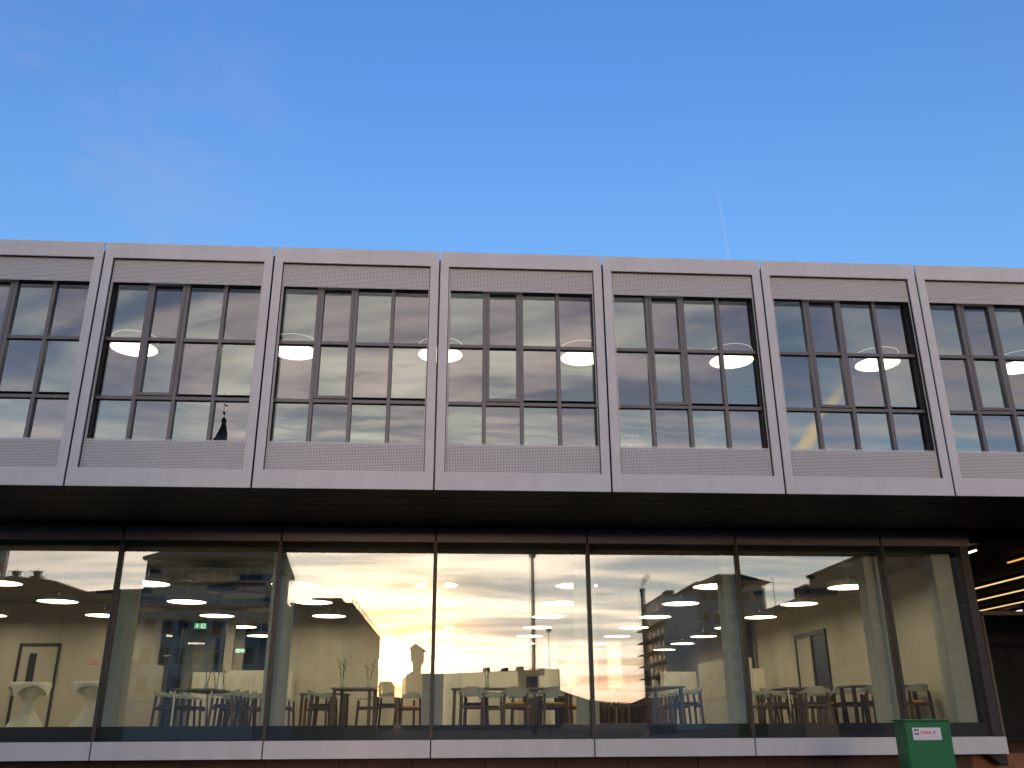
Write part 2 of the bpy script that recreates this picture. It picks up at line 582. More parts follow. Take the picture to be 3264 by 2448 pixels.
perf_me = perforated_mesh()
reveal_me = MB().frame_y(0.118, 2.582, 5.30, 8.37, (0.050, 0.050, 0.29, 0.03), 0.09, 0.196).mesh('window_reveal', 'black')
backing_me = MB().frame_y(0.02, W - 0.02, 4.9, 8.86, (0.14, 0.14, 0.42, 0.52), 0.200, 0.25).mesh('backing_panel', 'black')
YW = 0.205
v_me = MB().box(-0.030, 0.030, YW - 0.055, YW + 0.06, 5.33, 8.33).mesh('mullion', 'dark_alu', bevel=0.004)
h_me = MB().box(0.165, 2.535, YW - 0.045, YW + 0.055, -0.029, 0.029).mesh('transom', 'dark_alu', bevel=0.004)
side_me = MB().box(-0.04, 0.04, YW - 0.05, YW + 0.06, 5.33, 8.33).mesh('jamb', 'dark_alu')
head_me = MB().box(0.165, 2.535, YW - 0.05, YW + 0.06, -0.03, 0.03).mesh('head_bar', 'dark_alu')
sash_me = MB().frame_y(0.780, 1.320, 6.342, 8.28, 0.052, YW - 0.062, YW + 0.05).box(0.832, 1.268, YW - 0.06, YW + 0.048, 7.262, 7.318).mesh('sash_frame', 'dark_alu', bevel=0.004)
gap_me = MB().box(-0.016, 0.016, 0.16, 0.20, Z0, 8.84).mesh('joint_strip', 'dark_alu')
rows = [(5.34, 6.281), (6.339, 7.261), (7.319, 8.29)]
cols = [(0.165, 0.72), (0.78, 1.32), (1.38, 1.92), (1.98, 2.535)]
pane_me = {}
for r_, (a, b) in enumerate(rows):
    for c_, (x0, x1) in enumerate(cols):
        if c_ == 1 and r_ > 0:
            x0, x1 = 0.832, 1.268
            a = 6.394 if r_ == 1 else a
            b = 8.228 if r_ == 2 else b
        wx, wz = (x1 - x0) / 2, (b - a) / 2
        for k in 'ab':
            me = bpy.data.meshes.new('pane')
            me.from_pydata([(-wx, 0, -wz), (wx, 0, -wz), (wx, 0, wz), (-wx, 0, wz)], [], [(0, 1, 2, 3)])
            me.materials.append(MATS['glass_upper_' + k])
            pane_me[(r_, c_, k)] = (me, ((x0 + x1) / 2, (a + b) / 2))

for k in range(-6, 6):
    mod = put('facade_module', frame_me, B, (k * W, 0, 0))
    put('perforated_panel', perf_me, mod)
    put('shade_lining', shade_lining_me, mod)
    put('window_reveal', reveal_me, mod)
    put('backing_panel', backing_me, mod)
    for xm in (0.75, 1.35, 1.95):
        put('mullion', v_me, mod, (xm, 0, 0))
    for xm in (0.127, 2.573):
        put('jamb', side_me, mod, (xm, 0, 0))
    for zm in (6.31, 7.29):
        put('transom', h_me, mod, (0, 0, zm))
    put('head_bar', head_me, mod, (0, 0, 8.315))
    put('sash_frame', sash_me, mod)
    for r_ in range(3):
        for c_ in range(4):
            kk = 'ab'[(r_ + c_) % 2]
            me, (cx, cz) = pane_me[(r_, c_, kk)]
            put('pane', me, mod, (cx, YW, cz), (R(random.uniform(-.07, .07)), 0, R(random.uniform(-.07, .07))))
for k in range(-5, 6):
    put('joint_strip', gap_me, B, (k * W, 0, 0))

XA, XB = -6 * W, 6 * W
up = MB().box(XA, XB, 0.32, 9.0, 4.90, 5.30).build('upper_floor_slab', 'upper_floor', B)
bx('upper_ceiling', 'upper_ceiling', B, XA, XB, 0.36, 9.0, 8.50, 8.60)
bx('upper_back_wall', 'upper_wall', B, XA, XB, 6.5, 6.6, 5.3, 8.5)
bx('upper_end_wall', 'upper_wall', B, XA, XA + 0.1, 0.36, 6.5, 5.3, 8.5)
bx('upper_end_wall', 'upper_wall', B, XB - 0.1, XB, 0.36, 6.5, 5.3, 8.5)
bx('roof', 'black', B, XA, XB + 6, 0.36, 25.0, 8.60, 8.80)

# --- soffit in long boards
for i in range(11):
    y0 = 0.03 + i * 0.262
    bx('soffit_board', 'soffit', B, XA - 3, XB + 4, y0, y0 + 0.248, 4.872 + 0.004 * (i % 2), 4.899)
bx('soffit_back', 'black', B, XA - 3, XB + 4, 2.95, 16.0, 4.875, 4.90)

# --- lower storey facade
YG = 2.72
seams = [k * W for k in range(-6, 3)]
XE = 7.02
edges = seams + [XE + 0.05]
for a, b in zip(edges[:-1], edges[1:]):
    last = b > 6
    bx('fascia_panel', 'fascia', B, a + 0.012, b - 0.012 if not last else 7.09, 2.69, 2.80, 4.587, 4.846, bevel=0.004)
    bx('sill_panel', 'panel', B, a + 0.010, b - 0.010 if not last else 7.07, 2.634, 2.95, 1.061, 1.336, bevel=0.005)
    me = bpy.data.meshes.new('large_pane')
    x0, x1 = a + 0.03, (b - 0.03 if not last else XE - 0.10)
    wx = (x1 - x0) / 2
    me.from_pydata([(-wx, 0, 1.337 - 3), (wx, 0, 1.337 - 3), (wx, 0, 4.586 - 3), (-wx, 0, 4.586 - 3)], [], [(0, 1, 2, 3)])
    me.materials.append(MATS['glass_lower'])
    put('large_pane', me, B, ((x0 + x1) / 2, YG, 3.0), (0, 0, R(random.uniform(-.03, .03))))
    me = me.copy()
    me.materials.clear()
    me.materials.append(MATS['glass_lower_inner'])
    put('inner_pane', me, B, ((x0 + x1) / 2, YG + .022, 3.0), (R(random.uniform(-.05, .07)), 0, R(random.choice((-1, 1)) * random.uniform(.04, .10))))
bx('head_frame', 'black', B, seams[0], XE, 2.765, 2.90, 4.50, 4.60)
bx('kick_panel', 'black', B, seams[0], 6.86, 2.765, 2.90, 1.20, 1.565)
for x in seams:
    bx('mullion', 'mullion', B, x - 0.032, x + 0.032, 2.655, 2.86, 1.337, 4.586, bevel=0.004)
    bx('column', 'column', B, x - 0.18, x + 0.18, 3.12, 3.48, 1.2, 4.5, bevel=0.02)
bx('corner_post', 'mullion', B, 6.86, XE, 2.66, 2.90, 1.337, 4.586, bevel=0.004)
bx('column', 'column', B, 6.46, 6.82, 2.95, 3.30, 1.2, 4.5, bevel=0.02)
# stone plinth in blocks, set back under the sill
for i in range(19):
    x0 = -16.2 + i * 1.2
    if x0 > 6.5:
        break
    bx('plinth_stone', 'plinth', B, x0 + 0.004, min(x0 + 1.196, 6.585), 2.98 + 0.006 * (i % 3), 3.2, 0.0, 1.06, bevel=0.006)
MB().prism_y([(6.76, 1.058), (7.06, 1.058), (7.06, 0.87), (6.98, 0.885), (6.90, 0.93), (6.82, 0.99)], 2.70, 2.96).build('bracket', 'black', B)

# --- interior shell, ground floor
FZ, CZ = 1.20, 4.50
bx('interior_floor', 'floor', B, -17, 6.98, 3.22, 24.2, 0.9, FZ)
bx('floor_edge', 'floor', B, -17, 6.98, 2.96, 3.215, 1.09, FZ)
bx('interior_ceiling', 'ceiling', B, -17, 6.98, 2.90, 24.2, CZ, CZ + 0.1)
bx('end_wall', 'beige', B, -17.1, -17.0, 2.9, 11.0, FZ, CZ)
YB = 11.0
bx('back_wall', 'beige', B, -17, -9.78, YB, YB + 0.15, FZ, CZ)
bx('back_wall', 'beige', B, -9.78, -8.16, YB, YB + 0.15, 4.06, CZ)
bx('back_wall', 'beige', B, -8.16, -7.95, YB, YB + 0.15, FZ, CZ)
bx('back_wall', 'beige', B, -7.95, -6.60, YB, YB + 0.15, 4.06, CZ)
bx('back_wall', 'beige', B, -7.95, -6.60, YB, YB + 0.15, FZ, 2.78)
bx('window_sill', 'white_lacquer', B, -7.98, -6.57, YB - 0.06, YB + 0.16, 2.785, 2.86)
bx('back_wall', 'beige', B, -6.60, -3.05, YB, YB + 0.15, FZ, CZ)
bx('hall_side_wall', 'beige', B, -3.05, -2.95, YB + 0.2, 24.0, FZ, CZ)
bx('corridor_wall', 'beige', B, -12, -8.3, 13.8, 13.9, FZ, CZ)
bx('corridor_wall', 'upper_wall', B, -12.0, -3.1, 17.0, 17.1, FZ, CZ)
bx('corridor_door', 'door_dark', B, -9.05, -8.55, 13.72, 13.79, FZ, 3.9)
bx('far_wall', 'beige', B, -3.0, 7.0, 24.0, 24.1, FZ, CZ)
for x0, x1, z1 in ((-2.6, -1.2, 3.6), (-0.9, -0.1, 4.0), (0.6, 2.2, 3.3), (3.4, 4.1, 4.0), (4.6, 6.0, 3.5)):
    bx('far_door', 'door_dark', B, x0, x1, 23.9, 23.99, FZ, z1)
for x in (0.55, 2.55):
    bx('hall_pillar', 'white_lacquer', B, x, x + 0.42, 16.0, 16.4, FZ, CZ)
bx('side_wall', 'beige', B, 6.88, 7.0, 3.32, 15.0, FZ, CZ)
bx('hall_return_wall', 'beige', B, 6.9, 7.0, 15.05, 24.0, FZ, CZ)
# door in the side wall
MB().box(6.82, 6.875, 9.2, 9.28, FZ, 3.75).box(6.82, 6.875, 11.2, 11.28, FZ, 3.75).box(6.82, 6.875, 9.28, 11.2, 3.65, 3.75).box(6.82, 6.875, 10.1, 10.18, FZ, 3.65).build('side_door_frame', 'door_dark', B)
bx('side_door_leaf', 'beige_panel', B, 6.85, 6.872, 10.19, 11.19, FZ, 3.64)
bx('side_door_glass', 'blue_steel', B, 6.85, 6.872, 9.29, 10.09, FZ, 3.64)
# flush door with a dark slit window
d = MB().frame_y(-13.22, -12.22, FZ, 3.52, (0.07, 0.05, 0.0, 0.075), YB - 0.05, YB - 0.003).build('door_frame', 'door_dark', B)
leaf = bx('door_leaf', 'beige_panel', B, -13.145, -12.275, YB - 0.03, YB - 0.004, FZ, 3.44)
bx('slit_window', 'door_dark', leaf, -12.94, -12.76, YB - 0.04, YB - 0.031, 2.2, 3.28)
MB().tube([(-13.05, YB - .032, 2.25), (-13.05, YB - .08, 2.25), (-12.93, YB - .08, 2.25)], .012).build('door_handle', 'steel', leaf)
leaf = bx('door_leaf', 'beige_panel', B, -11.86, -10.85, YB - 0.014, YB - 0.003, FZ, 3.48)
sg = bx('door_sign', 'sticker_red', leaf, -11.49, -11.20, YB - 0.024, YB - 0.015, 3.00, 3.10)
bx('sign_plate', 'sticker', leaf, -11.475, -11.215, YB - 0.030, YB - 0.025, 3.014, 3.086)
bx('sign_line', 'sticker_red', leaf, -11.45, -11.24, YB - 0.033, YB - 0.031, 3.035, 3.062)
bx('wall_switch', 'steel', B, -13.62, -13.54, YB - 0.03, YB - 0.003, 2.2, 2.45)
# glass door with a dark frame
gd = MB().frame_y(-9.76, -8.18, FZ, 4.04, (0.09, 0.09, 0.05, 0.13), YB - 0.06, YB + 0.08).build('glass_door', 'door_dark', B)
bx('door_mullion', 'door_dark', gd, -9.26, -9.19, YB - 0.05, YB + 0.06, FZ, 3.91)
for x0, x1 in ((-9.67, -9.26), (-9.19, -8.27)):
    me = bpy.data.meshes.new('door_pane')
    me.from_pydata([(x0, YB, FZ + .05), (x1, YB, FZ + .05), (x1, YB, 3.91), (x0, YB, 3.91)], [], [(0, 1, 2, 3)])
    me.materials.append(MATS['glass_inner'])
    put('door_pane', me, gd)
bx('steel_post', 'blue_steel', B, -9.40, -9.19, 10.66, 10.86, FZ, 4.05)
bx('steel_post', 'blue_steel', B, 6.58, 6.80, 14.6, 14.8, FZ, CZ)

# --- entrance recess on the right
bx('entrance_podium', 'podium', B, 6.60, 26.0, 3.02, 20.0, 0.0, 1.065, bevel=0.01)
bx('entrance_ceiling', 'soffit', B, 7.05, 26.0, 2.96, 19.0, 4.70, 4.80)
bx('entrance_back_wall', 'black', B, 7.05, 26.0, 14.6, 14.7, 1.07, 4.70)
bx('entrance_side_wall', 'black', B, 7.02, 7.06, 2.92, 14.6, 1.07, 4.70)
for i, x in enumerate((8.35, 9.55, 10.75, 11.95, 13.15, 14.4, 15.6)):
    f = MB().box(x, x + 0.07, 8.9, 9.02, 1.07, 4.1).build('entrance_mullion', 'dark_alu', B)
me = bpy.data.meshes.new('entrance_pane')
me.from_pydata([(8.3, 9.0, 1.1), (15.8, 9.0, 1.1), (15.8, 9.0, 4.05), (8.3, 9.0, 4.05)], [], [(0, 1, 2, 3)])
me.materials.append(MATS['glass_dim'])
put('entrance_pane', me, B)
bx('entrance_transom', 'dark_alu', B, 8.3, 15.8, 8.9, 9.02, 4.05, 4.15)
bx('entrance_head', 'black', B, 7.06, 26, 8.98, 9.0, 1.5, 1.52)


# ------------------------------------------------------------------ strip lights in the entrance
for i, (x, y0, y1, m_) in enumerate(((7.53, 3.25, 3.75, 'spot_hot'), (8.98, 3.9, 4.62, 'strip_orange'), (10.42, 3.4, 13.2, 'strip_warm'), (11.76, 3.4, 13.2, 'strip_warm'), (13.18, 3.4, 13.3, 'strip_warm'), (14.36, 12.8, 13.9, 'strip_pink'))):
    t = thing('strip_light', 'thin %s strip light on the entrance ceiling, %s from the glass corner' % (('short bright', 'orange', 'long warm', 'long warm', 'long warm', 'pinkish')[i], ORD[i]), 'strip light', (x, (y0 + y1) / 2, 4.62), group='strip lights of the entrance')
    hy = (y1 - y0) / 2
    MB().box(-0.035, 0.035, -hy, hy, 0.012, 0.079).build('housing', 'dark_alu', t)
    MB().box(-0.02, 0.02, -hy + .01, hy - .01, -0.012, 0.011).build('diffuser', m_, t)

# ------------------------------------------------------------------ round ceiling lamps
def lamp_meshes(r, h, m_):
    body = MB().lathe([(r - .02, 0.0), (r, 0.0), (r, h), (0.05, h + .004)], 40, cap=False).mesh('shade', 'lamp_body', smooth=False)
    dif = MB().lathe([(r - .021, 0.012), (0.001, 0.011)], 40, cap=False).mesh('diffuser', m_)
    rod = MB().lathe([(0.012, h), (0.012, 0.38)], 8).mesh('suspension_rod', 'lamp_body')
    return body, dif, rod


lb, ld, lr = lamp_meshes(0.425, 0.10, 'lamp_lower')
ROWY = [4.25, 6.95, 9.65, 12.35, 15.05, 17.75, 20.45, 23.0]
for ci, x in enumerate([k * W for k in range(-5, 3)]):
    nrow = 3 if x < -3 else 8
    if x in (-8.100000000000001, -5.4) or abs(x + 8.1) < .01:
        nrow = 5
    for ri in range(nrow):
        if ri == 7 and ci % 2:
            continue
        t = thing('ceiling_lamp', 'lit round ground floor ceiling lamp, %s row from glass, %s column from left' % (ORD[ri], ORD[ci]), 'ceiling lamp', (x, ROWY[ri], 4.055), group='round lamps of the ground floor')
        put('shade', lb, t)
        put('diffuser', ld, t)
        put('suspension_rod', lr, t)
ub, ud, ur = lamp_meshes(0.43, 0.09, 'lamp_upper')
ring_me = MB().lathe([(0.40, 0.19), (0.41, 0.19), (0.41, 0.199), (0.40, 0.199), (0.40, 0.19)], 40, cap=False).mesh('light_ring', 'lamp_ring')
for ci, x in enumerate((-11.2, -8.3, -5.4, -2.7, -0.02, 2.85, 5.72, 8.6)):
    t = thing('pendant_lamp', 'lit round pendant lamp behind the upper windows, %s from the left' % ORD[ci], 'pendant lamp', (x, 2.37, 8.04), group='round lamps of the upper floor')
    put('shade', ub, t)
    put('diffuser', ud, t)
    put('suspension_rod', ur, t)
    put('light_ring', ring_me, t)

t = thing('notched_box', 'pale box with a notched white top standing behind an upper window', 'box', (0.42, 0.62, 5.302))
MB().box(-.20, .20, -.10, .10, 0, .60).build('box', 'upper_ceiling', t, bevel=.01)
nt_ = MB().box(-.155, .155, -.11, .11, .601, .635)
for i in range(5):
    nt_.box(-.15 + i * .066, -.113 + i * .066, -.11, .11, .636, .665)
nt_.build('notched_top', 'white_lacquer', t)
MB().box(-.03, .03, -.112, -.103, .44, .49).build('label_plate', 'white_lacquer', t)

# ------------------------------------------------------------------ ceiling fittings
disc_me = MB().lathe([(0.47, 0.0), (0.48, 0.02), (0.47, 0.05)], 36).mesh('acoustic_disc', 'disc')
for i, (x, y) in enumerate(((-7.0, 4.7), (-7.0, 7.3), (-7.0, 10.0), (-9.9, 9.9), (-9.7, 5.6), (-4.2, 5.6), (4.2, 5.6), (1.5, 8.3))):
    t = put('acoustic_disc', disc_me, None, (x, y, 4.24))
    tag(t, 'unlit grey acoustic disc under the ceiling, ' + ('above the left bar table, nearest the glass', 'above the left bar table, second from glass', 'above the left bar table, farthest back', 'before the glass door', 'above the left cocktail tables', 'behind the third lower pane', 'behind the sixth lower pane', 'behind the fifth lower pane')[i], 'ceiling disc', 'acoustic discs under the ceiling')
    MB().tube([(0, 0, .05), (0, 0, .26)], .008).build('suspension_rod', 'lamp_body', t)
for i, (x0, x1, y0, y1, z0) in enumerate(((-9.1, -8.2, 5.1, 5.3, 4.30), (-10.4, -9.2, 7.9, 8.1, 4.28), (-6.9, -5.9, 6.0, 6.3, 4.3), (3.4, 5.2, 5.4, 5.6, 4.30), (4.7, 6.6, 7.6, 7.9, 4.28), (1.0, 2.2, 8.3, 8.5, 4.3))):
    where = ('left of the second lower pane', 'above the glass door', 'right part of the second lower pane', 'behind the fifth lower pane', 'near the right side wall', 'behind the fourth lower pane')[i]
    t = MB().box(x0, x1, y0, y1, z0 + .08, CZ - 0.03).build('air_duct', 'duct', None, bevel=0.02)
    tag(t, 'dark rectangular air duct under the ceiling, ' + where, 'air duct', 'air ducts')
for i, (x, y) in enumerate(((-7.6, 7.8), (4.0, 7.3))):
    t = thing('ceiling_grille', 'round slotted ceiling air grille ' + ('above the left bar table' if i == 0 else 'above the right bar tables'), 'ceiling grille', (x, y, 4.38), group='ceiling grilles')
    for r_ in (0.30, 0.22, 0.14):
        MB().lathe([(r_, 0.0), (r_ - .04, 0.01), (r_ - .04, .04), (r_, .03), (r_, 0.0)], 28, cap=False).build('ring', 'lamp_body', t)
    MB().lathe([(.32, .05), (.32, .11)], 28).build('collar', 'duct', t)

# ------------------------------------------------------------------ exit signs
def exit_sign(label, x0, x1, y, z0, z1, down):
    t = thing('exit_sign', label, 'exit sign', ((x0 + x1) / 2, y, z0))
    w, h = (x1 - x0) / 2, z1 - z0
    MB().box(-w, w, 0, 0.05, 0, h).build('box', 'exit_green', t)
    s = -1 if down else 1
    ax = s * w * 0.5
    q = h * 0.5
    arrow = [(-.30 * h, .05 * h), (0, -.35 * h), (.30 * h, .05 * h), (.10 * h, .05 * h), (.10 * h, .38 * h), (-.10 * h, .38 * h), (-.10 * h, .05 * h)]
    if not down:
        arrow = [(-z, x) for x, z in arrow]
    MB().prism_y([(ax + x, q + z) for x, z in arrow], -.006, -.001).build('arrow', 'exit_white', t)
    px = -ax
    man = MB().prism_y([(px - .36 * h, .1 * h), (px + .36 * h, .1 * h), (px + .36 * h, .9 * h), (px - .36 * h, .9 * h)], -.004, -.001)
    man.build('door_field', 'exit_white', t)
    m_ = MB().bar((px, -.008, .75 * h), (px + .04 * h, -.008, .42 * h), .13 * h, .002)
    m_.bar((px + .04 * h, -.008, .42 * h), (px + .22 * h, -.008, .30 * h), .09 * h, .002)
    m_.bar((px + .04 * h, -.008, .42 * h), (px - .16 * h, -.008, .20 * h), .09 * h, .002)
    m_.bar((px, -.008, .68 * h), (px + .2 * h, -.008, .58 * h), .07 * h, .002)
    m_.box(px - .03 * h, px + .1 * h, -.0085, -.0065, .76 * h, .88 * h)
    m_.build('running_figure', 'sign_green', t)


exit_sign('green exit sign with a down arrow above the glass door', -8.96, -8.66, 10.90, 3.875, 4.015, True)
exit_sign('smaller green exit sign with a right arrow behind the wall opening', -8.25, -8.0, 12.6, 3.40, 3.51, False)

# ------------------------------------------------------------------ cabinets
def cabinet(label, x0, x1, y0, y1, z1, n, split=None, rz=0, face='y'):
    t = thing('cabinet', label, 'cabinet', ((x0 + x1) / 2, (y0 + y1) / 2, FZ))
    w, d_, h = (x1 - x0) / 2, (y1 - y0) / 2, z1 - FZ
    mm = 'white_lacquer' if face == 'y' else 'beige_panel'
    MB().box(-w, w, -d_, d_, 0, h).build('carcass', mm, t)
    if face == 'y':
        for i in range(n):
            a, b = -w + 2 * w * i / n + .004, -w + 2 * w * (i + 1) / n - .004
            for c0, c1 in ((0.08, h * .68), (h * .68 + .008, h - .01)):
                MB().box(a, b, -d_ - .02, -d_ - .001, c0, c1).build('front_panel', mm, t, bevel=0.002)
    else:
        s = 1 if face == '+x' else -1
        for i in range(n):
            a, b = -d_ + 2 * d_ * i / n + .004, -d_ + 2 * d_ * (i + 1) / n - .004
            for c0, c1 in ((0.08, h * .5), (h * .5 + .008, h - .01)):
                MB().box(*sorted((s * (w + .001), s * (w + .02))), a, b, c0, c1).build('front_panel', mm, t, bevel=0.002)
        MB().box(*sorted((s * (w + .021), s * (w + .03))), -d_ + .05, -d_ + .75, h * .36, h * .49).build('niche', 'column', t)
    return t


cabinet('long white cabinet with flush panels below the wall opening', -8.73, -6.50, 10.45, 10.85, 2.79, 3)
cabinet('narrow white cabinet end beside the plain beige wall', -6.49, -6.30, 10.40, 10.85, 2.80, 1)
cabinet('white cabinet wall with flush panels behind the middle bar table', -2.62, -0.70, 10.45, 10.85, 2.80, 4)
cabinet('low white cabinet standing alone right of the middle bar table', -0.16, 0.12, 10.45, 10.85, 2.70, 1)
cabinet('white two door cabinet behind the right half of the room', 3.02, 3.86, 10.45, 10.85, 2.79, 2)
cabinet('tall beige cabinet block with a niche beside the glass door', -9.95, -9.42, 7.5, 10.3, 2.93, 3, face='+x')
cabinet('tall beige cabinet block with a niche right of the white two door cabinet', 3.92, 4.45, 7.75, 10.4, 2.96, 3, face='-x')
cabinet('narrow pale cabinet far back by the right side wall', 6.2, 6.5, 13.0, 13.4, 3.0, 1)


# ------------------------------------------------------------------ bar stools
def stool_proto(cush):
    t = thing('bar_stool', 'x', 'bar stool')
    for sx_ in (-1, 1):
        for sy in (-1, 1):
            top = .885 if sy > 0 else .925
            MB().bar((sx_ * .245, sy * .235, 0), (sx_ * .215, sy * (.175 if sy > 0 else .19), top), .042).build('leg', 'stool_wood', t)
    s = MB().box(-.205, .205, -.185, .195, .685, .715)
    s.box(-.215, .215, -.215, -.185, .66, .71).box(-.215, .215, .165, .2, .66, .71)
    s.build('seat', 'stool_wood', t, bevel=.004)
    MB().box(-.175, .175, -.165, .165, .716, .758).build('cushion', cush, t, bevel=.014)
    m_ = MB()
    for sy in (-.222, .222):
        m_.bar((-.238, sy, .25), (.238, sy, .25), .022)
    m_.build('footrest', 'stool_wood', t)
    # curved shell: high at the back (-y), thinning towards the arm tips
    n = 26
    vs, fs = [], []
    for i in range(n + 1):
        a = math.pi * (i / n)              # 0 .. pi over the back
        u = math.cos(a)                    # 1 .. -1
        x = .265 * (abs(u) ** .75) * (1 if u > 0 else -1)
        y = .20 - .46 * math.sin(a) ** .62
        hh = .016 + .118 * max(0, math.sin(a)) ** 1.6
        nx_, ny_ = Vector((x / .265, (y - .2) / .46)).normalized() if (abs(x) + abs(y - .2)) > .01 else (1, 0)
        for k, (off, zz) in enumerate(((0, .90), (.020, .90), (.034, .90 + hh), (.014, .90 + hh + .004))):
            vs.append((x + nx_ * off, y + ny_ * off, zz + .012))
    for i in range(n):
        for k in range(4):
            j = (k + 1) % 4
            fs.append((i * 4 + k, i * 4 + j, (i + 1) * 4 + j, (i + 1) * 4 + k))
    fs += [(3, 2, 1, 0), (n * 4, n * 4 + 1, n * 4 + 2, n * 4 + 3)]
    MB().add(vs, fs).build('backrest', 'stool_shell', t, smooth=False)
    return t


protos = {'yellow': stool_proto('cushion_yellow'), 'blue': stool_proto('cushion_blue')}
used = {'yellow': False, 'blue': False}


def stool(x, y, deg, cush, label):
    p = protos[cush]
    if used[cush]:
        p = copy_tree(p)
    used[cush] = True
    p.location = (x, y, FZ + .002)
    p.rotation_euler = (0, 0, R(deg + random.uniform(-5, 5)))
    tag(p, label, 'bar stool', 'dark legged bar stools around the high tables')


# ------------------------------------------------------------------ high tables
def table(label, cx, cy, sx_, sy, legs='stool_wood', top=2.25):
    t = thing('bar_table', label, 'bar table', (cx, cy, FZ), group='high bar tables')
    h = top - FZ
    MB().box(-sx_ / 2, sx_ / 2, -sy / 2, sy / 2, h - .032, h).build('table_top', 'table_top', t, bevel=.004)
    MB().frame_y(-sx_ / 2 - .006, sx_ / 2 + .006, h - .028, h - .004, .001, -sy / 2 - .006, -sy / 2 - .001).build('edge_band', 'table_edge', t)
    for a in (-1, 1):
        for b in (-1, 1):
            x, y = a * (sx_ / 2 - .07), b * (sy / 2 - .09)
            if legs == 'steel':
                MB().tube([(x, y, 0), (x, y, h - .033)], .022, 12).build('leg', 'steel', t)
            else:
                MB().bar((x * 1.02, y * 1.02, 0), (x, y, h - .033), .062).build('leg', 'stool_wood', t)
    return t


def vase(label, x, y, z, kind):
    t = thing('bamboo_vase', label, 'vase', (x, y, z), group='bamboo vases on the bar tables')
    MB().lathe([(.035, 0), (.045, .01), (.032, .12), (.04, .17)], 14).build('vase', 'vase', t, smooth=True)
    for k in range(2 + kind % 2):
        a = k * 2.3 + kind
        pts = []
        for i in range(22):
            s = i / 21
            sp = .035 * max(0, (s - .45)) * 2.2
            pts.append((.012 * math.cos(a) + math.cos(a) * .07 * s + sp * math.cos(s * 26 + a), .012 * math.sin(a) + math.sin(a) * .05 * s + sp * math.sin(s * 26 + a), .05 + (.40 + .1 * ((k + kind) % 2)) * s))
        MB().tube(pts, .009, 6).build('stem', 'bamboo', t, smooth=True)


table('long dark bar table on thin steel legs behind the second lower pane', -7.42, 7.0, .84, 2.7, 'steel')
for i, (x, y, dg) in enumerate(((-8.02, 6.3, -90), (-8.02, 7.3, -90), (-6.86, 5.95, 90), (-6.86, 6.75, 90), (-6.86, 7.6, 90))):
    stool(x, y, dg, 'blue', 'bar stool %s of the long steel legged table, %s from the glass' % (('left', ORD[i]) if i < 2 else ('right', ORD[i - 2])))
table('dark bar table in front of the plain beige wall behind the third lower pane', -4.30, 6.05, .82, 1.5)
for x, y, dg, c, s in ((-4.92, 5.75, -90, 'blue', 'left side, nearer the glass'), (-4.92, 6.5, -90, 'yellow', 'left side, farther from the glass'), (-3.66, 5.7, 90, 'blue', 'right side, nearer the glass'), (-3.66, 6.45, 90, 'blue', 'right side, farther from the glass')):
    stool(x, y, dg, c, 'bar stool at table before the plain beige wall, ' + s)
table('small dark bar table farther back by the narrow white cabinet', -5.30, 9.15, 1.1, .8)
stool(-5.36, 8.45, 0, 'blue', 'bar stool with blue cushion and its back to the glass at the small rear table')
stool(-6.25, 9.2, -90, 'blue', 'bar stool left of the small rear table by the narrow white cabinet')
stool(-4.35, 9.2, 90, 'blue', 'bar stool right of the small rear table by the narrow white cabinet')
stool(-3.35, 8.5, 25, 'yellow', 'bar stool with yellow cushion standing alone before the plain beige wall')
table('wide dark bar table in front of the white cabinet wall', -1.15, 6.0, 2.45, .80)
for i, (x, c) in enumerate(((-1.96, 'blue'), (-1.13, 'yellow'), (-0.38, 'yellow'))):
    stool(x, 5.2, 0, c, '%s of three bar stools back to glass at the wide table' % ('leftmost, blue cushioned', 'middle, yellow cushioned', 'rightmost, yellow cushioned')[i])
for i, x in enumerate((-1.85, -1.05, -0.3)):
    stool(x, 6.75, 180, 'blue', 'bar stool on the far side of the wide table, %s from the left' % ORD[i])
stool(.35, 7.9, 0, 'yellow', 'bar stool with yellow cushion right of the wide table, farther from the glass')
table('long dark bar table left of the tall beige cabinet block', 1.77, 6.25, .82, 2.5)
for i, y in enumerate((5.2, 5.9, 6.6, 7.3)):
    stool(1.24, y, -90, 'blue' if i % 2 == 0 else 'yellow', 'bar stool left of the long table by the beige block, %s from glass' % ORD[i])
for i, y in enumerate((5.35, 6.3)):
    stool(2.30, y, 90, 'blue', 'bar stool right of the long table by the beige block, %s from glass' % ORD[i])
stool(1.05, 8.5, 0, 'blue', 'bar stool with its back to the glass behind the row of four stools')
table('dark bar table on thin steel legs behind the sixth lower pane', 4.92, 6.45, .95, 1.5, 'steel')
for x, y, dg, c, s in ((4.30, 6.0, -90, 'blue', 'left, nearer the glass'), (4.30, 6.75, -90, 'yellow', 'left, farther from the glass'), (5.50, 6.1, 90, 'yellow', 'right, nearer the glass'), (5.50, 6.85, 90, 'blue', 'right, farther from the glass')):
    stool(x, y, dg, c, 'bar stool at the right steel legged table, ' + s)
table('dark bar table in the corner by the right side wall', 6.05, 5.05, 1.35, .75)
stool(6.45, 4.45, 8, 'yellow', 'bar stool with yellow cushion in the corner by the right side wall')
stool(5.72, 4.45, -4, 'blue', 'bar stool with blue cushion at the corner table, back to the glass')
stool(5.75, 5.75, 180, 'blue', 'bar stool on the far left of the corner table')
stool(6.4, 5.75, 180, 'blue', 'bar stool on the far right of the corner table')
table('dark bar table behind the wide table, close to the white cabinet wall', -0.75, 9.2, 1.9, .75)
for i, x in enumerate((-1.45, -0.75, -0.05)):
    stool(x, 8.5, 0, ('blue', 'yellow', 'blue')[i], 'bar stool with back to the glass at the table near the white cabinet wall, %s' % ('leftmost', 'middle', 'rightmost')[i])
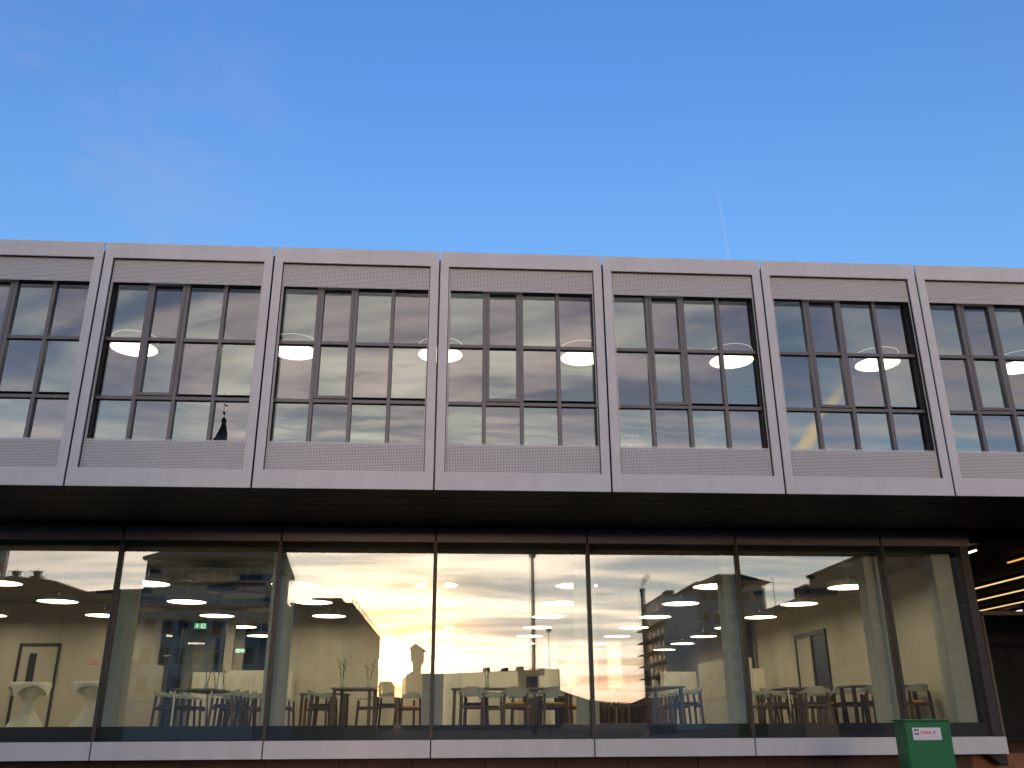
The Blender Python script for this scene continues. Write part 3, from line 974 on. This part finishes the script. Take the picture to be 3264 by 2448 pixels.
table('dark bar table behind the row of four stools', 1.9, 9.2, 1.5, .75)
for i, x in enumerate((1.75, 2.45)):
    stool(x, 8.5, 0, ('yellow', 'blue')[i], 'bar stool at the table behind the row of four stools, %s of two' % ('left', 'right')[i])
for i, y in enumerate((7.15, 8.0)):
    stool(2.30, y, 90, ('yellow', 'blue')[i], 'bar stool right of the long table by the beige block, %s from glass' % ORD[i + 2])
stool(1.24, 8.0, -90, 'blue', 'bar stool left of the long table by the beige block, fifth from glass')
stool(-8.02, 8.3, -90, 'blue', 'bar stool left of the long steel legged table, third from the glass')
stool(-6.86, 8.4, 90, 'yellow', 'bar stool right of the long steel legged table, fourth from the glass')
table('dark bar table farther back between the glass door and the white cabinet', -7.0, 9.75, 1.3, .6)
stool(-7.35, 9.15, 0, 'blue', 'bar stool before the long white cabinet, left of two')
stool(-6.7, 9.15, 0, 'blue', 'bar stool before the long white cabinet, right of two')
table('dark bar table farther back along the right side wall', 5.9, 9.1, .8, 2.2)
for i, y in enumerate((8.3, 9.0, 9.7)):
    stool(5.35, y, -90, ('blue', 'yellow', 'blue')[i], 'bar stool left of the rear table along the right side wall, %s from glass' % ORD[i])
stool(5.9, 7.75, 0, 'yellow', 'bar stool with back to the glass at the rear table by the right side wall')
stool(4.9, 5.45, 0, 'blue', 'bar stool with back to the glass at the right steel legged table')
for i, (x, y, s) in enumerate(((-7.3, 6.2, 'near end of the long steel legged table'), (-7.35, 7.2, 'middle of the long steel legged table'), (-7.4, 8.1, 'far end of the long steel legged table'), (-4.55, 5.8, 'left part of the table before the plain beige wall'), (-4.05, 6.2, 'right part of the table before the plain beige wall'), (-1.65, 6.0, 'wide table before the white cabinet wall'), (1.85, 6.3, 'long table by the beige block'))):
    vase('twisted bamboo vase on the ' + s, x, y, 2.251, i)


# ------------------------------------------------------------------ cocktail tables under tied cloths
def cocktail(label, x, y, rz):
    t = thing('cocktail_table', label, 'cocktail table', (x, y, FZ), rz, 'cocktail tables under cream cloths')
    MB().lathe([(.31, 1.07), (.32, 1.085), (.31, 1.10)], 28).build('table_top', 'steel', t)
    n = 48
    vs, fs = [], []
    prof = [(.30, 1.068), (.27, 1.0), (.17, .90), (.098, .81), (.082, .75), (.092, .69), (.19, .52), (.295, .34), (.39, .16), (.46, .015)]
    for k, (r_, z) in enumerate(prof):
        for i in range(n):
            a = 2 * math.pi * i / n
            q = abs(math.cos(2 * a))
            f = 1 + (.20 * (q - .6) if k > 5 else .05 * math.sin(9 * a) * (1 if 1 < k < 7 else .3))
            vs.append((r_ * f * math.cos(a), r_ * f * math.sin(a), z))
    for k in range(len(prof) - 1):
        for i in range(n):
            j = (i + 1) % n
            fs.append((k * n + i, k * n + j, (k + 1) * n + j, (k + 1) * n + i))
    MB().add(vs, fs).build('tied_cloth', 'cloth', t, smooth=True)
    # square overlay: hanging corners
    vs, fs = [], []
    rings = 4
    for k in range(rings + 1):
        for i in range(n):
            a = 2 * math.pi * i / n
            c, s = abs(math.cos(a)), abs(math.sin(a))
            ext = .36 / max(c, s) - .33
            if k == 0:
                vs.append((.0 + .02 * math.cos(a), .02 * math.sin(a), 1.108))
            elif k == 1:
                vs.append((.325 * math.cos(a), .325 * math.sin(a), 1.106))
            else:
                s_ = (k - 1) / (rings - 1)
                drop = s_ * (.03 + ext * 1.15)
                rr = .337 + .012 * s_ * math.sin(5 * a) + .03 * s_ * (ext / .18)
                vs.append((rr * math.cos(a), rr * math.sin(a), 1.10 - drop))
    for k in range(rings):
        for i in range(n):
            j = (i + 1) % n
            fs.append((k * n + i, k * n + j, (k + 1) * n + j, (k + 1) * n + i))
    MB().add(vs, fs).build('overlay_cloth', 'cloth', t, smooth=True)


cocktail('round cocktail table under a tied cream cloth before the slit window door', -9.88, 4.25, .5)
cocktail('round cocktail table under a tied cream cloth beside the first dark mullion', -8.72, 4.05, .15)

# ------------------------------------------------------------------ green site cabinet with a sticker
gb = thing('site_cabinet', 'green painted metal site cabinet with a white sticker in front of the glass', 'cabinet', (3.84, -0.86, 0), 0)
MB().box(-.31, .31, -.14, .15, .04, 1.595).build('body', 'green_paint', gb, bevel=.008)
MB().box(-.298, .302, -.158, -.1405, .10, 1.575).build('door', 'green_paint', gb, bevel=.006)
MB().box(-.335, .325, -.165, .18, 1.5955, 1.615).build('lid', 'green_paint', gb, bevel=.004)
MB().box(-.33, .32, -.1685, -.1655, 1.603, 1.612).build('lid_edge', 'green_worn', gb)
MB().box(-.2985, -.290, -.1600, -.1585, 1.44, 1.575).build('worn_edge', 'green_worn', gb)
MB().bar((.05, .02, 1.617), (.17, .02, 1.622), .022).build('lifting_lug', 'green_paint', gb)
MB().box(-.3135, -.3105, -.03, .0, 1.43, 1.50).build('hinge', 'green_worn', gb)
for a in (-.26, .26):
    MB().box(a - .03, a + .03, -.12, .13, 0, .0395).build('foot', 'rubber', gb)
st = MB().box(-.215, .165, -.1605, -.1585, 1.362, 1.512).build('sticker', 'sticker', gb)


def text_mesh(name, body, size, m_, parent, loc, off=0.0):
    cu = bpy.data.curves.new(name, 'FONT')
    cu.body = body
    cu.size = size
    cu.offset = off
    cu.extrude = 0.0004
    tmp = bpy.data.objects.new('tmp', cu)
    COL.objects.link(tmp)
    bpy.context.view_layer.update()
    dg = bpy.context.evaluated_depsgraph_get()
    me = bpy.data.meshes.new_from_object(tmp.evaluated_get(dg))
    bpy.data.objects.remove(tmp)
    bpy.data.curves.remove(cu)
    me.materials.clear()
    me.materials.append(MATS[m_])
    return put(name, me, parent, loc, (R(90), 0, 0))


text_mesh('lettering', 'Sch\u00e4fer lll.', 0.0525, 'sticker_red', st, (-.113, -.1612, 1.438), 0.0011)
lg = MB()
for s in (1, -1):
    zc = 1.459
    lg.box(-.193, -.133, -.1618, -.1607, *sorted((zc + s * .018, zc + s * .033)))
    lg.box(-.193, -.178, -.1618, -.1607, *sorted((zc + s * .007, zc + s * .018)))
    lg.box(-.148, -.133, -.1618, -.1607, *sorted((zc + s * .007, zc + s * .018)))
lg.build('logo', 'sticker_dark', st)
MB().box(-.113, .150, -.1616, -.1607, 1.4225, 1.4245).build('rule_line', 'sticker_pale', st)
fl = MB()
random.seed(3)
for row, (xa, xb, z, hh) in enumerate(((-.10, .145, 1.401, .009), (-.175, .15, 1.373, .007))):
    x = xa
    while x < xb:
        w_ = random.uniform(.004, .008)
        fl.box(x, min(x + w_, xb), -.1616, -.1607, z, z + hh * random.uniform(.7, 1.0))
        x += w_ + random.choice((.0018, .0018, .0018, .008))
fl.build('fine_print', 'sticker_pale', st)
random.seed(11)

# ------------------------------------------------------------------ the place behind the camera, seen in the glass
def windows(parent, axis, const, u0, u1, nu, z0, z1, nz, fw=.6, fh=.55, m_='far_glass'):
    """regular window grid on a wall: axis 'y' wall faces +y at y=const, axis '-x' faces -x at x=const, '+x' faces +x"""
    du, dz = (u1 - u0) / nu, (z1 - z0) / nz
    w_, h_ = du * fw / 2, dz * fh / 2
    if axis == 'y':
        wm = MB().box(-w_, w_, -.06, .03, -h_, h_).mesh('window', m_)
        fm = MB().box(-w_ - .08, w_ + .08, -.02, .14, -h_ - .12, -h_ - .02).mesh('sill', 'far_frame')
    else:
        s = 1 if axis == '+x' else -1
        wm = MB().box(*sorted((-.06 * s, .03 * s)), -w_, w_, -h_, h_).mesh('window', m_)
        fm = MB().box(*sorted((-.02 * s, .14 * s)), -w_ - .08, w_ + .08, -h_ - .12, -h_ - .02).mesh('sill', 'far_frame')
    for i in range(nu):
        for j in range(nz):
            u, z = u0 + (i + .5) * du, z0 + (j + .5) * dz
            loc = (u, const, z) if axis == 'y' else (const, u, z)
            o = put('window', wm, parent, loc)
            put('sill', fm, o)


# long factory hall, left
t = thing('factory_hall', 'long low factory hall with shallow pitched roofs, reflected in the leftmost lower panes', 'building', (-52, -118, 0))
MB().box(-30, 20, -10, 6, 0, 17.6).build('wall', 'facade_brown', t)
MB().prism_y([(-30, 17.6), (0.4, 17.6), (-1.05, 18.96), (-5.6, 20.39), (-8.0, 20.77), (-13.3, 20.96), (-30, 20.2)], -10, 6.3).build('roof', 'roof_dark', t)
MB().prism_y([(0.45, 17.6), (20, 17.6), (20, 19.3), (6.7, 19.34), (2.6, 19.25), (-1.0, 18.94)], -9.9, 6.25).build('roof', 'roof_dark', t)
for i in range(14):
    MB().box(-28 + i * 3.4, -26 + i * 3.4, 5.95, 6.06, 12.5, 16.4).build('window', 'far_glass', t)
for i, x in enumerate((-63.5, -60.6)):
    v = thing('roof_vent', 'drum shaped roof vent with a railing on the factory hall, %s of two' % ('left' if i == 0 else 'right'), 'roof vent', (x, -112.6, 20.75), group='drum vents on the factory hall')
    MB().lathe([(.42, 0), (.42, .5), (.58, .55), (.58, 1.05), (.2, 1.12)], 18).build('drum', 'roof_dark', v)
    MB().box(-.9, .9, -.7, .7, .22, .3).build('platform', 'mast_steel', v)
    rl = MB()
    for a in (-.88, .88):
        for b in (-.68, .68):
            rl.bar((a, b, .3), (a, b, 1.0), .04)
        rl.bar((a, -.68, 1.0), (a, .68, 1.0), .04)
    rl.bar((-.88, .68, 1.0), (.88, .68, 1.0), .04)
    rl.build('railing', 'mast_steel', v)
    MB().tube([(0, 0, 1.1), (0, 0, 1.45), (.15, 0, 1.5)], .04).build('pipe', 'mast_steel', v)
t = thing('office_tower', 'bluish tower block at the left edge of the reflection', 'building', (-76, -118, 0))
MB().box(-10, 5.6, -6, 4, 0, 34).build('wall', 'facade_dark', t)
windows(t, 'y', 4.0, -9.5, 5.2, 6, 3, 33, 9)

# tall block
t = thing('warehouse_block', 'tall warehouse with overhanging roof and ribbon windows, reflected in the second lower pane', 'building', (-30.3, -94, 0))
MB().box(-6.8, 6.8, -7, 7.4, 0, 19.1).build('wall', 'facade_grey', t)
rf = MB().prism_x([(-7.9, 19.1), (8.2, 19.1), (8.2, 19.45), (.2, 21.6), (-7.9, 19.45)], -7.1, 7.35).build('roof', 'roof_dark', t)
for z in (18.3, 16.3, 13.6):
    MB().box(-6.75, 6.75, 7.36, 7.46, z, z + .42).build('band', 'roof_dark', t)
windows(t, 'y', 7.4, -6.5, 6.5, 7, 16.7, 18.3, 1, .8, .8)
windows(t, 'y', 7.4, -6.5, 6.5, 7, 4, 13.4, 3)
MB().prism_y([(6.85, 0), (11.0, 0), (11.0, 13.6), (9.9, 13.9), (8.0, 14.75), (6.85, 16.2)], -6, 7.2).build('annex', 'facade_dark', t)
for i in range(3):
    MB().bar((-3.5 + i * 3.4, 7.5, 17.9), (-1.2 + i * 3.4, 7.6, 16.8), .10).build('brace', 'mast_steel', t)

# dark slab
t = thing('slab_block', 'dark flat roofed slab block receding to the sunset, reflected in the third lower pane', 'building', (-17.3, -110, 0))
MB().box(-3.45, 3.43, -24, 22.1, 0, 14.4).build('wall', 'facade_brown', t)
MB().box(-3.55, 3.55, -24.1, 22.2, 14.405, 14.6).build('parapet', 'roof_dark', t)
MB().box(-1.2, 2.2, 8, 21.6, 14.61, 15.2).build('roof_house', 'roof_dark', t)
windows(t, '+x', 3.43, -23, 21, 11, 2, 13.6, 4, .4, .5, 'far_pane_dull')
windows(t, 'y', 22.1, -3.2, 3.2, 2, 2, 13.6, 4, .5, .5)
rl = MB()
for i in range(12):
    rl.bar((3.4, -23 + i * 4, 14.6), (3.4, -23 + i * 4, 15.4), .05)
rl.bar((3.4, -23, 15.4), (3.4, 21, 15.4), .05)
rl.build('railing', 'mast_steel', t)

# tower with a pyramid roof on a long low hall
t = thing('low_hall', 'long low flat roofed hall on the sunset horizon, reflected in the fourth lower pane', 'building', (3, -260, 0))
MB().prism_y([(-18.9, 0), (26, 0), (26, 16.1), (17.2, 15.77), (-8.1, 14.84), (-18.9, 14.87)], -12, 7.6).build('wall', 'facade_dark', t)
for x in (4, 9.5, 14, 21):
    MB().box(x, x + 2.0, -3, 3, 15.4, 16.5 + (x % 3) * .25).build('roof_unit', 'roof_dark', t)
windows(t, 'y', 7.6, -18, 25, 16, 5, 13, 2)
t = thing('water_tower', 'stout water tower with a pointed roof against the sunset, reflected in the third lower pane', 'water tower', (-12.4, -252.0, 0))
MB().lathe([(1.75, 14.9), (1.75, 16.9), (2.45, 18.1), (2.45, 20.9)], 8).build('tank', 'facade_brown', t)
MB().lathe([(3.15, 20.85), (3.15, 21.0), (.06, 23.2)], 8).build('roof', 'roof_dark', t)
MB().lathe([(1.75, 0), (1.75, 14.88)], 8).build('shaft', 'facade_brown', t)
MB().lathe([(2.9, 17.95), (2.9, 18.05)], 8).build('gallery', 'mast_steel', t)
t = thing('red_roof_house', 'small house with a hipped roof between slab block and water tower in the reflection', 'house', (-20.4, -256, 0))
MB().box(-2.0, 2.0, -4, 4, 0, 11.2).build('wall', 'facade_brown', t)
MB().prism_y([(-2.3, 11.2), (2.3, 11.2), (1.2, 12.7), (-1.6, 12.7)], -4.2, 4.2).build('roof', 'roof_dark', t)
windows(t, 'y', 4.0, -1.8, 1.8, 2, 4, 11, 2)

# mast and street lamp
t = thing('steel_mast', 'tall slim lattice sided steel mast, reflected in the fourth lower pane', 'mast', (8.6, -106.1, 0))
MB().tube([(0, 0, 0), (0, 0, 24.6)], .24, 12, radii=[.30, .21]).build('pole', 'mast_steel', t)
MB().box(-.45, .45, -.45, .45, 23.1, 23.6).build('head', 'mast_steel', t)
for z in (7.2,):
    MB().lathe([(.75, z), (.75, z + .06)], 12).build('platform', 'mast_steel', t)
    rl = MB()
    for i in range(8):
        a = i * math.pi / 4
        rl.bar((.72 * math.cos(a), .72 * math.sin(a), z + .06), (.72 * math.cos(a), .72 * math.sin(a), z + 1.1), .03)
    rl.lathe([(.70, z + 1.08), (.75, z + 1.08), (.75, z + 1.12), (.70, z + 1.12), (.70, z + 1.08)], 16, cap=False)
    rl.build('railing', 'mast_steel', t)
ld_ = MB()
for i in range(60):
    ld_.bar((-.42, .05, 1 + i * .38), (-.30, .05, 1 + i * .38), .03)
ld_.bar((-.42, .05, .8), (-.42, .05, 23.4), .04)
ld_.build('ladder', 'mast_steel', t)
t = thing('street_lamp', 'single headed street lamp right of the mast in the reflection', 'street lamp', (10.7, -106.1, 0))
MB().tube([(0, 0, 0), (0, 0, 13.0)], .06, 8, radii=[.09, .05]).build('pole', 'mast_steel', t)
MB().lathe([(.10, 12.9), (.34, 13.05), (.34, 13.5), (.2, 13.65)], 10).build('lamp_head', 'mast_steel', t)

# tall factory building with balconies and hipped tower, right
t = thing('factory_tower', 'pale tall factory building with stacked balconies, reflected in the fifth lower pane', 'building', (56, -192, 0))
MB().box(-11.36, -3.9, -12.8, 11.0, 0, 27.9).build('wall', 'facade_pale', t)
for z in (22.2, 19.35, 16.6, 13.9, 11.1):
    bal = MB().box(-12.9, -11.37, -12.8, 11.6, z - .25, z).build('balcony', 'facade_dark', t)
    rl = MB()
    for i in range(13):
        rl.bar((-12.85, -12.6 + i * 2, z), (-12.85, -12.6 + i * 2, z + 1.0), .05)
    rl.bar((-12.85, -12.6, z + 1.0), (-12.85, 11.4, z + 1.0), .05)
    rl.build('railing', 'mast_steel', bal)
windows(t, '-x', -11.36, -12, 10.4, 5, 8.4, 27.6, 7, .28, .6)
MB().box(-11.45, -3.8, -12.9, 11.1, 27.905, 28.25).build('parapet', 'facade_dark', t)
MB().box(-10, -8.2, 4, 8, 28.26, 29.4).build('roof_unit', 'roof_dark', t)
MB().box(-6, -5, 6, 9, 28.26, 29.0).build('roof_unit', 'roof_dark', t)
MB().box(-3.88, 11.5, -9, 10.6, 0, 29.6).build('tower_wall', 'facade_grey', t)
windows(t, 'y', 10.6, -3.4, 11.2, 6, 26.2, 29.4, 1, .7, .55)
windows(t, 'y', 10.6, -3.4, 11.2, 5, 5, 25, 5, .5, .5)
hr = [(-5.2, 12.0, 29.9), (13.0, 12.0, 30.7), (13.0, -10, 30.7), (-5.2, -10, 29.9), (1.4, 11.0, 32.6), (6.3, 11.0, 32.6), (6.3, -5, 32.6), (1.4, -5, 32.6)]
MB().add(hr, [(0, 3, 2, 1), (4, 5, 6, 7), (0, 1, 5, 4), (1, 2, 6, 5), (2, 3, 7, 6), (3, 0, 4, 7)]).build('hipped_roof', 'roof_dark', t)
MB().box(-3.6, 11.3, -8.8, 10.4, 29.605, 31.0).build('roof_drum', 'facade_grey', t)
t = thing('factory_chimney', 'slim steel chimney smoking beside the pale factory building in the reflection', 'chimney', (41.0, -186, 0))
MB().tube([(0, 0, 0), (0, 0, 29.9)], .55, 14, radii=[.7, .5]).build('stack', 'mast_steel', t)
MB().lathe([(.62, 29.1), (.66, 29.2), (.62, 30.0)], 14).build('collar', 'roof_dark', t)

sm = bpy.data.materials.new('smoke')
sm.use_nodes = True
sm.node_tree.nodes.clear()
_o = sm.node_tree.nodes.new('ShaderNodeOutputMaterial')
_v = sm.node_tree.nodes.new('ShaderNodeVolumePrincipled')
_v.inputs['Color'].default_value = (0.35, 0.33, 0.34, 1)
_v.inputs['Density'].default_value = 0.55
sm.node_tree.links.new(_v.outputs[0], _o.inputs['Volume'])
MATS['smoke'] = sm
puff = MB()
for dx, dz, rr in ((.05, .35, .42), (.25, 1.0, .62), (.6, 1.75, .80), (1.3, 2.5, .75)):
    puff.lathe([(.02, dz - rr)] + [(rr * math.sin(math.pi * i / 8), dz - rr * math.cos(math.pi * i / 8)) for i in range(1, 8)] + [(.02, dz + rr)], 12, c=(dx, 0))
pf = puff.build('smoke', 'smoke', None, (41.0, -186, 30.1))
tag(pf, 'thin grey smoke drifting from the chimney in the reflection', kind='stuff')

# near building on the right
t = thing('brick_workshop', 'long workshop building with a stepped roofline, reflected in the sixth lower pane', 'building', (46, -80, 0))
MB().box(-7.1, 8, -4, 40, 0, 17.1).build('wall', 'facade_brown', t)
MB().box(-7.3, 8.2, -4.2, 40.2, 17.105, 17.4).build('parapet', 'roof_dark', t)
MB().box(-7.1, 8, -30, -4.01, 0, 15.4).build('rear_wing', 'facade_brown', t)
windows(t, '-x', -7.1, -3, 39, 10, 2, 16.6, 4, .45, .45, 'far_pane_dull')
MB().box(-6, -3.5, -12, -8, 15.405, 17.0).build('roof_unit', 'roof_dark', t)
for y in (-24, -22.5, -19):
    MB().tube([(-6, y, 15.4), (-6, y, 19.5)], .05).build('aerial', 'mast_steel', t)

# turret seen in the upper windows
t = thing('church_tower', 'church tower with a slate roof, lantern and weather vane, reflected in an upper window', 'church tower', (-42.3, -135.4, 0))
MB().box(-.72, .86, -.8, .8, 0, 48.3).build('tower', 'facade_dark', t)
MB().lathe([(1.06, 48.25), (1.06, 48.4), (.82, 49.0), (.5, 49.9), (.44, 50.1)], 4).build('roof', 'roof_dark', t)
ln = MB()
for i in range(8):
    a = i * math.pi / 4 + .39
    ln.bar((.32 * math.cos(a), .32 * math.sin(a), 50.05), (.32 * math.cos(a), .32 * math.sin(a), 50.55), .10)
ln.lathe([(.40, 50.5), (.42, 50.6), (.36, 50.62)], 8)
ln.build('lantern', 'roof_dark', t)
MB().lathe([(.34, 50.6), (.38, 50.85), (.30, 51.1), (.12, 51.35), (.04, 51.6)], 14).build('dome', 'roof_dark', t)
MB().tube([(0, 0, 51.5), (0, 0, 55.2)], .035, 6).build('spike', 'roof_dark', t)
MB().lathe([(.02, 51.95), (.17, 52.15), (.17, 52.3), (.02, 52.5)], 10).build('ball', 'roof_dark', t)
MB().prism_y([(-.55, 54.1), (.1, 54.35), (.6, 54.55), (.35, 54.75), (-.1, 54.5), (-.5, 54.4)], -.03, .03).build('weather_vane', 'roof_dark', t)
MB().prism_y([(-.1, 53.3), (.5, 53.1), (.55, 53.3), (.1, 53.45)], -.03, .03).build('scroll', 'roof_dark', t)
MB().prism_y([(-1.25, 40), (-.73, 40), (-.73, 48.1), (-1.25, 47.5)], -.7, .7).build('side_gable', 'roof_dark', t)

# hills
vs, fs = [], []
nh = 90
for i in range(nh + 1):
    a = R(-62 + 124 * i / nh)
    rr = 1650
    hgt = 52 + 26 * math.sin(i * .33) + 12 * math.sin(i * .91 + 1) + random.uniform(-4, 4)
    if a > R(2):
        hgt += 18
    if a < R(-1):
        hgt *= .55
    x, y = rr * math.sin(a), -rr * math.cos(a)
    vs += [(x, y, -1), (x * 1.02, y * 1.02, hgt * .6), (x * 1.06, y * 1.06, hgt), (x * 1.25, y * 1.25, -1)]
for i in range(nh):
    for k in range(3):
        fs.append((i * 4 + k, (i + 1) * 4 + k, (i + 1) * 4 + k + 1, i * 4 + k + 1))
hl = MB().add(vs, fs).build('hills', 'hill')
tag(hl, 'low wooded hills on the horizon behind the street', kind='structure')


# cars parked in the street behind the camera
def car(label, x, y, rz, m_, van):
    t = thing('parked_van' if van else 'parked_car', label, 'van' if van else 'car', (x, y, 0), rz)
    L_, Wd, H = (4.9, 1.95, 2.05) if van else (4.4, 1.78, 1.5)
    if van:
        side = [(-2.4, .35), (2.35, .35), (2.42, .8), (2.3, 1.05), (1.75, 1.15), (1.15, 1.95), (.9, 2.05), (-2.3, 2.05), (-2.42, 1.2)]
    else:
        side = [(-2.15, .32), (2.1, .32), (2.2, .6), (2.1, .78), (1.1, .95), (.45, 1.40), (.1, 1.5), (-1.1, 1.48), (-1.95, 1.0), (-2.2, .9)]
    b = MB()
    n = len(side)
    prof = []
    for f, yy in ((.93, -Wd / 2), (1, -Wd / 2 + .1), (1, Wd / 2 - .1), (.93, Wd / 2)):
        prof.append([(px * f, yy * (1 - .14 * max(0, pz - .9)), .3 + (pz - .3) * (.985 if f < 1 else 1)) for px, pz in side])
    vs = [p for q in prof for p in q]
    fs = [tuple(range(n)), tuple(reversed(range(3 * n, 4 * n)))]
    for k in range(3):
        for i in range(n):
            j = (i + 1) % n
            fs.append((k * n + i, (k + 1) * n + i, (k + 1) * n + j, k * n + j))
    MB().add(vs, fs).build('body', m_, t)
    wz0, wz1 = (1.15, 1.8) if van else (.98, 1.38)
    for s in (-1, 1):
        yy = s * (Wd / 2 * (1 - .14 * (wz1 - .9)) + .002)
        wnd = [(-1.9, wz0), (1.2, wz0), (.75, wz1), (-1.85, wz1)] if van else [(-1.55, wz0), (.95, wz0), (.35, wz1), (-1.0, wz1)]
        MB().prism_y(wnd, yy - .01, yy + .01).build('side_window', 'far_glass', t)
        for wx in (-1.35, 1.4):
            tr = MB()
            tr.tube([(wx, s * (Wd / 2 - .22), .33), (wx, s * (Wd / 2 + .01), .33)], .33, 18)
            w_ = tr.build('wheel', 'rubber', t)
            MB().tube([(wx, s * (Wd / 2 + .011), .33), (wx, s * (Wd / 2 + .03), .33)], .2, 14).build('rim', 'steel', w_)
        MB().box(2.06 if not van else 2.28, 2.16 if not van else 2.38, s * .62 - .18, s * .62 + .18, .6, .74).build('headlight', 'far_frame', t)
    if van:
        MB().add([(1.74, -.72, 1.2), (1.74, .72, 1.2), (1.2, .66, 1.9), (1.2, -.66, 1.9)], [(0, 1, 2, 3)]).build('windscreen', 'far_glass', t).location = (.03, 0, .02)
    else:
        MB().add([(1.1, -.68, .98), (1.1, .68, .98), (.5, .6, 1.38), (.5, -.6, 1.38)], [(0, 1, 2, 3)]).build('windscreen', 'far_glass', t).location = (.03, 0, .02)


car('blue grey parked car, reflected low in the fifth lower pane', 9.8, -36.0, R(90), 'car_blue', False)
car('brown parked van, reflected low in the sixth lower pane', 13.5, -19.0, R(90), 'car_brown', True)
